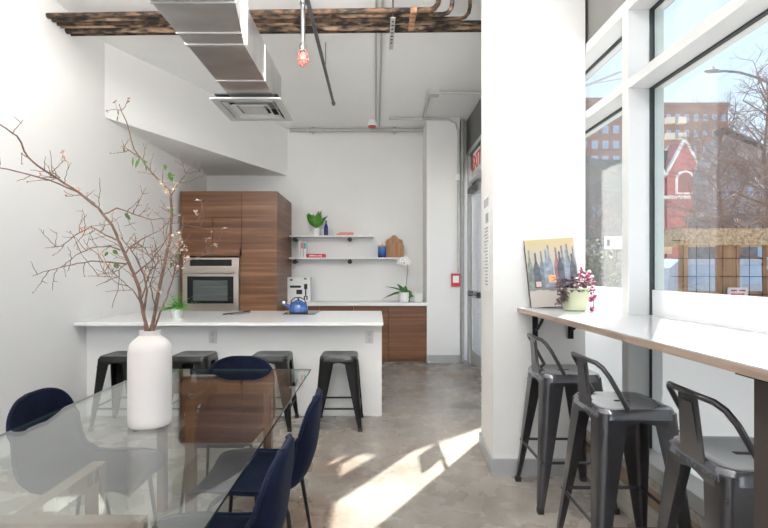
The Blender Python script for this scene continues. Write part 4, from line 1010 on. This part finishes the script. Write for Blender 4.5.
# bare trees
def bare_tree(x, y, h, lab, seed, spread=0.55, r0=0.16, depth=6):
    rz = random.Random(seed); k = thing('bare_tree', lab, 'tree', (x, y, -0.10), 0, 'bare street trees')
    mb = MB()
    def rec(p, dv, ln, r_, n_):
        q = [p]; 
        for i in range(3):
            dv = (dv+Vector((rz.uniform(-.12,.12),rz.uniform(-.12,.12),rz.uniform(-.05,.09)))).normalized(); q.append(q[-1]+dv*ln/3)
        mb.tube(q, [r_, r_*0.9, r_*0.8, r_*0.7], 5 if r_ > 0.03 else 3, caps=False)
        if n_ == 0: return
        for c in range(3 if n_ > 1 else 4):
            base = q[rz.choice((1,2,3,3))]
            side = Vector((rz.uniform(-1,1), rz.uniform(-1,1), rz.uniform(-0.2,0.35))).normalized()
            rec(base, (dv*0.75+side*spread*1.5).normalized(), ln*rz.uniform(0.62,0.82), r_*0.58, n_-1)
    trunk = MB(); th = h*0.30
    trunk.tube([(0,0,0),(0.03,0,th*0.5),(0,0.02,th)], [r0*1.15,r0,r0*0.9], 10); obj('trunk', trunk, TREEB, k, True)
    # central leader with whorls of side branches
    lead = [Vector((0,0,th)), Vector((0.05,0,h*0.5)), Vector((-0.03,0.03,h*0.7)), Vector((0.03,0,h*0.88)), Vector((0,0,h))]
    mb.tube(lead, [r0*0.85,r0*0.62,r0*0.4,r0*0.2,0.01], 7)
    nb = 26
    for i in range(nb):
        t_ = i/(nb-1); zz = th*0.95+(h*0.95-th)*t_; a = i*2.4; e_ = 0.25+0.6*t_
        dv = Vector((math.cos(a)*math.cos(e_), math.sin(a)*math.cos(e_), math.sin(e_)))
        rec(Vector((0,0,zz)), dv, h*0.17*(1-0.45*t_), r0*0.34*(1-0.5*t_), depth-2)
    obj('branches', mb, TREEB, k)
    return k
bare_tree(14.3, 20, 8.0, 'bare winter tree standing in the middle of the large window', 3)
bare_tree(20.5, 25, 9.5, 'bare winter tree at the right, behind the first one', 8, depth=5)
bare_tree(11.5, 25, 5.6, 'small bare tree in front of the grey brick building', 5, depth=5)
bare_tree(8.3, 10.2, 5.6, 'bare tree at the right edge beside the wooden shelter', 12, r0=0.09, depth=5)

# shrubs below the narrow window
def shrub(x, y, r_, h, lab, seed):
    rz = random.Random(seed); mb = MB()
    for i in range(900):
        a = rz.random()*2*PI; rr = r_*math.sqrt(rz.random()); z_ = h*rz.random()
        mb.leaf((rr*math.cos(a), rr*math.sin(a), z_), (rz.uniform(-1,1),rz.uniform(-1,1),rz.uniform(-.4,1)), 0.16, 0.07, n=2)
    for i in range(30):
        a = rz.random()*2*PI; mb.tube([(0,0,0),(r_*0.9*math.cos(a)*rz.random(), r_*0.9*math.sin(a), h*rz.uniform(.6,1))], 0.012, 4)
    o_ = obj('shrub', mb, SHRUB, None, loc=(x,y,-0.10)); tag(o_, lab, 'shrub', 'winter shrubs by the street')
shrub(5.9, 12.4, 0.7, 2.4, 'brownish green shrub low in the narrow window, right side', 1)
shrub(4.75, 11.0, 0.65, 1.9, 'brownish green shrub low in the narrow window, left side', 2)
k = thing('street_sign', 'white sign on a post in front of the shrubs', 'sign', (4.6, 9.3, -0.10))
obj('post', MB().tube([(0.2,0.03,0),(0.2,0.03,2.2)], 0.025), CONDUIT, k); obj('sign_panel', B(-0.18, 0.30, -0.015, 0, 1.92, 2.17), SIGNW, k)
obj('lettering', B(-0.13, -0.08, -0.02, -0.015, 1.98, 2.10), BLKLEG, k)
# wooden street shelter
sk = thing('dining_shelter', 'tan timber street dining shelter with reed fringe and wire grid', 'shelter', (5.1, 8.0, -0.10))
for x in (0.0, 0.62, 1.42, 1.95, 2.4): obj('post', B(x, x+0.10, 0, 0.10, 0, 2.05), TANW, sk)
for x in (0.74, 1.56, 2.05): obj('plank_panel', B(x, x+0.24, 0.02, 0.06, 0, 1.95), TANW, sk)
obj('reed_fringe', B(-0.05, 2.9, -0.06, 0.5, 1.92, 2.20), TANB, sk, label='dried reed fringe')
obj('roof', B(0.5, 3.0, 0.0, 1.8, 2.08, 2.14), TANB, sk)
gr = MB()
for x in [i*0.22 for i in range(14)]: gr.tube([(x,-0.03,0.4),(x,-0.03,2.25)], 0.006, 4)
for z_ in (0.8,1.1,1.4,1.7,2.0): gr.tube([(-0.2,-0.03,z_),(2.9,-0.03,z_)], 0.005, 4)
obj('wire_grid', gr, BLKLEG, sk)
obj('low_wall', B(0.0, 2.9, 0.12, 0.2, 0, 1.15), TANW, sk)
k = thing('street_sign', 'small red and white sign at the right edge of the large window', 'sign', (6.55, 7.9, 1.42))
obj('sign_panel', B(-0.12, 0.35, -0.02, 0, 0, 0.20), SIGNW, k); obj('red_band', B(-0.12, 0.35, -0.025, -0.02, 0.07, 0.15), RED, k)
k = thing('street_sign', 'white placard with red print low in the large window', 'sign', (5.93, 7.88, 0.92))
obj('sign_panel', B(-0.16, 0.16, -0.02, 0, -0.05, 0.20), SIGNW, k)
lt = MB()
for (xa, xb, zz) in ((-0.12,-0.02,0.14),(0.02,0.12,0.14),(-0.12,0.10,0.08),(-0.12,0.04,0.02)): lt.box(xa, xb, -0.024, -0.02, zz, zz+0.025)
obj('print', lt, RED, k)
k = thing('street_sign', 'cream sign on a post near the left of the large window', 'sign', (5.05, 8.6, -0.10))
obj('post', B(-0.02, 0.02, 0, 0.04, 0, 2.0), BLKLEG, k); obj('sign_panel', B(-0.17, 0.24, -0.02, 0, 1.80, 2.04), mat('cream_sign', (0.62,0.50,0.36), 0.6), k)
# parked car behind the shelter
ca = thing('car', 'pale grey van parked behind the wooden shelter', 'car', (11.2, 15.5, -0.10))
pr_ = [(-2.3,0.35),(2.3,0.35),(2.35,0.9),(2.1,1.05),(1.5,1.75),(1.2,1.9),(-1.9,1.9),(-2.25,1.6),(-2.35,0.9)]
obj('body', MB().prism([(x,-0.9,z_) for x, z_ in pr_], (0,1.8,0)), mat('pale_car_paint', (0.42,0.44,0.50), 0.3), ca)
obj('window', MB().prism([(-1.9,-0.92,1.1),(1.6,-0.92,1.1),(1.25,-0.92,1.7),(-1.8,-0.92,1.7)], (0,1.84,0)), WINB, ca)
for x in (-1.45, 1.45):
    for y in (-0.95, 0.75): obj('wheel', MB().tube([(x,y,0.36),(x,y+0.2,0.36)], 0.36, 24), BLK, ca)
# street lamp
k = thing('street_lamp', 'grey street lamp with a long curved arm seen in the large window', 'street lamp', (15.2, 17, -0.10))
P = [Vector((0,0,0))]
arm = [W(800,150,17),W(788,108,17),W(768,82.5,17),W(755,77,17),W(740,72.5,17),W(725,71,17),W(716,71.5,17)]
base = Vector((15.2,17,-0.10))
obj('pole', MB().tube([(0,0,0)] + [arm[0]-base], [0.11,0.07], 12), CONDUIT, k, True)
obj('arm', MB().tube([p_-base for p_ in arm], [0.06,0.055,0.05,0.045,0.04,0.04,0.05], 10), mat('lamp_grey', (0.20,0.20,0.22), 0.5), k, True)
hd = W(712,71,17)-base
obj('lamp_head', MB().ball(hd, 0.28, (1.0,0.5,0.25), 2), mat('lamp_grey', (0.2,0.2,0.22), 0.5), k)
obj('photocell', MB().tube([hd+Vector((0.05,0,0.05)), hd+Vector((0.05,0,0.16))], 0.05, 10), CONDUIT, k)
k = obj('overhead_cable', MB().tube([W(560,96,12), W(600,80,13), W(640,64,14), W(700,40,15.5)], 0.035, 6), CONDUIT); tag(k, 'thick overhead cable crossing the upper narrow pane', 'cable')
k = obj('overhead_cable', MB().tube([W(560,84,16), W(590,84,16), W(625,78,16), W(660,66,16)], 0.02, 6), CONDUIT); tag(k, 'thin overhead cable above the thick one in the upper pane', 'cable')
# canopy added outside the glass door, its edge shaped to cut the sun patch
k = thing('sun_blocking_canopy', 'added flat grey canopy blocking sun outside the glass door', 'canopy', (0,0,3.25))
obj('slab', MB().prism([(1.72,7.43,0),(2.11,7.43,0),(2.36,7.47,0),(2.61,7.43,0),(3.29,8.01,0),(4.6,9.13,0),(4.6,12.2,0),(1.72,12.2,0)], (0,0,0.14)), GREYCONC, k)

# ------------------------------------------------------------ light
sun = bpy.data.lights.new('sun', 'SUN'); sun.energy = 21; sun.angle = R(0.6); sun.color = (1.0,0.95,0.88)
so = bpy.data.objects.new('sun', sun); col.objects.link(so)
el = math.atan(0.74)
dirv = Vector((0.537*math.cos(el), 0.843*math.cos(el), math.sin(el)))
so.rotation_euler = dirv.to_track_quat('Z', 'Y').to_euler(); so.location = (10, 15, 12)
w = bpy.data.worlds.new('sky'); scene.world = w; w.use_nodes = True
nt = w.node_tree; N, L = nt.nodes, nt.links
bg = N['Background']
tc = N.new('ShaderNodeTexCoord'); sp = N.new('ShaderNodeSeparateXYZ'); L.new(tc.outputs['Generated'], sp.inputs[0])
rp = N.new('ShaderNodeValToRGB'); e = rp.color_ramp.elements
e[0].position = 0.0; e[0].color = (0.76,0.87,0.98,1); e[1].position = 0.9; e[1].color = (0.52,0.70,0.95,1)
L.new(sp.outputs['Z'], rp.inputs['Fac']); L.new(rp.outputs['Color'], bg.inputs['Color'])
bg.inputs['Strength'].default_value = 1.15

# ------------------------------------------------------------ camera
cam = bpy.data.cameras.new('camera'); co = bpy.data.objects.new('camera', cam); col.objects.link(co)
cam.sensor_width = 36; cam.lens = 22.5; co.location = (0,0,HC); co.rotation_euler = (R(90),0,0)
cam.shift_x = 8/768; cam.shift_y = 8/768; cam.clip_start = 0.05; cam.clip_end = 500
scene.camera = co
scene.view_settings.view_transform = 'Standard'; scene.view_settings.look = 'None'
scene.view_settings.exposure = 0.64; scene.view_settings.gamma = 1
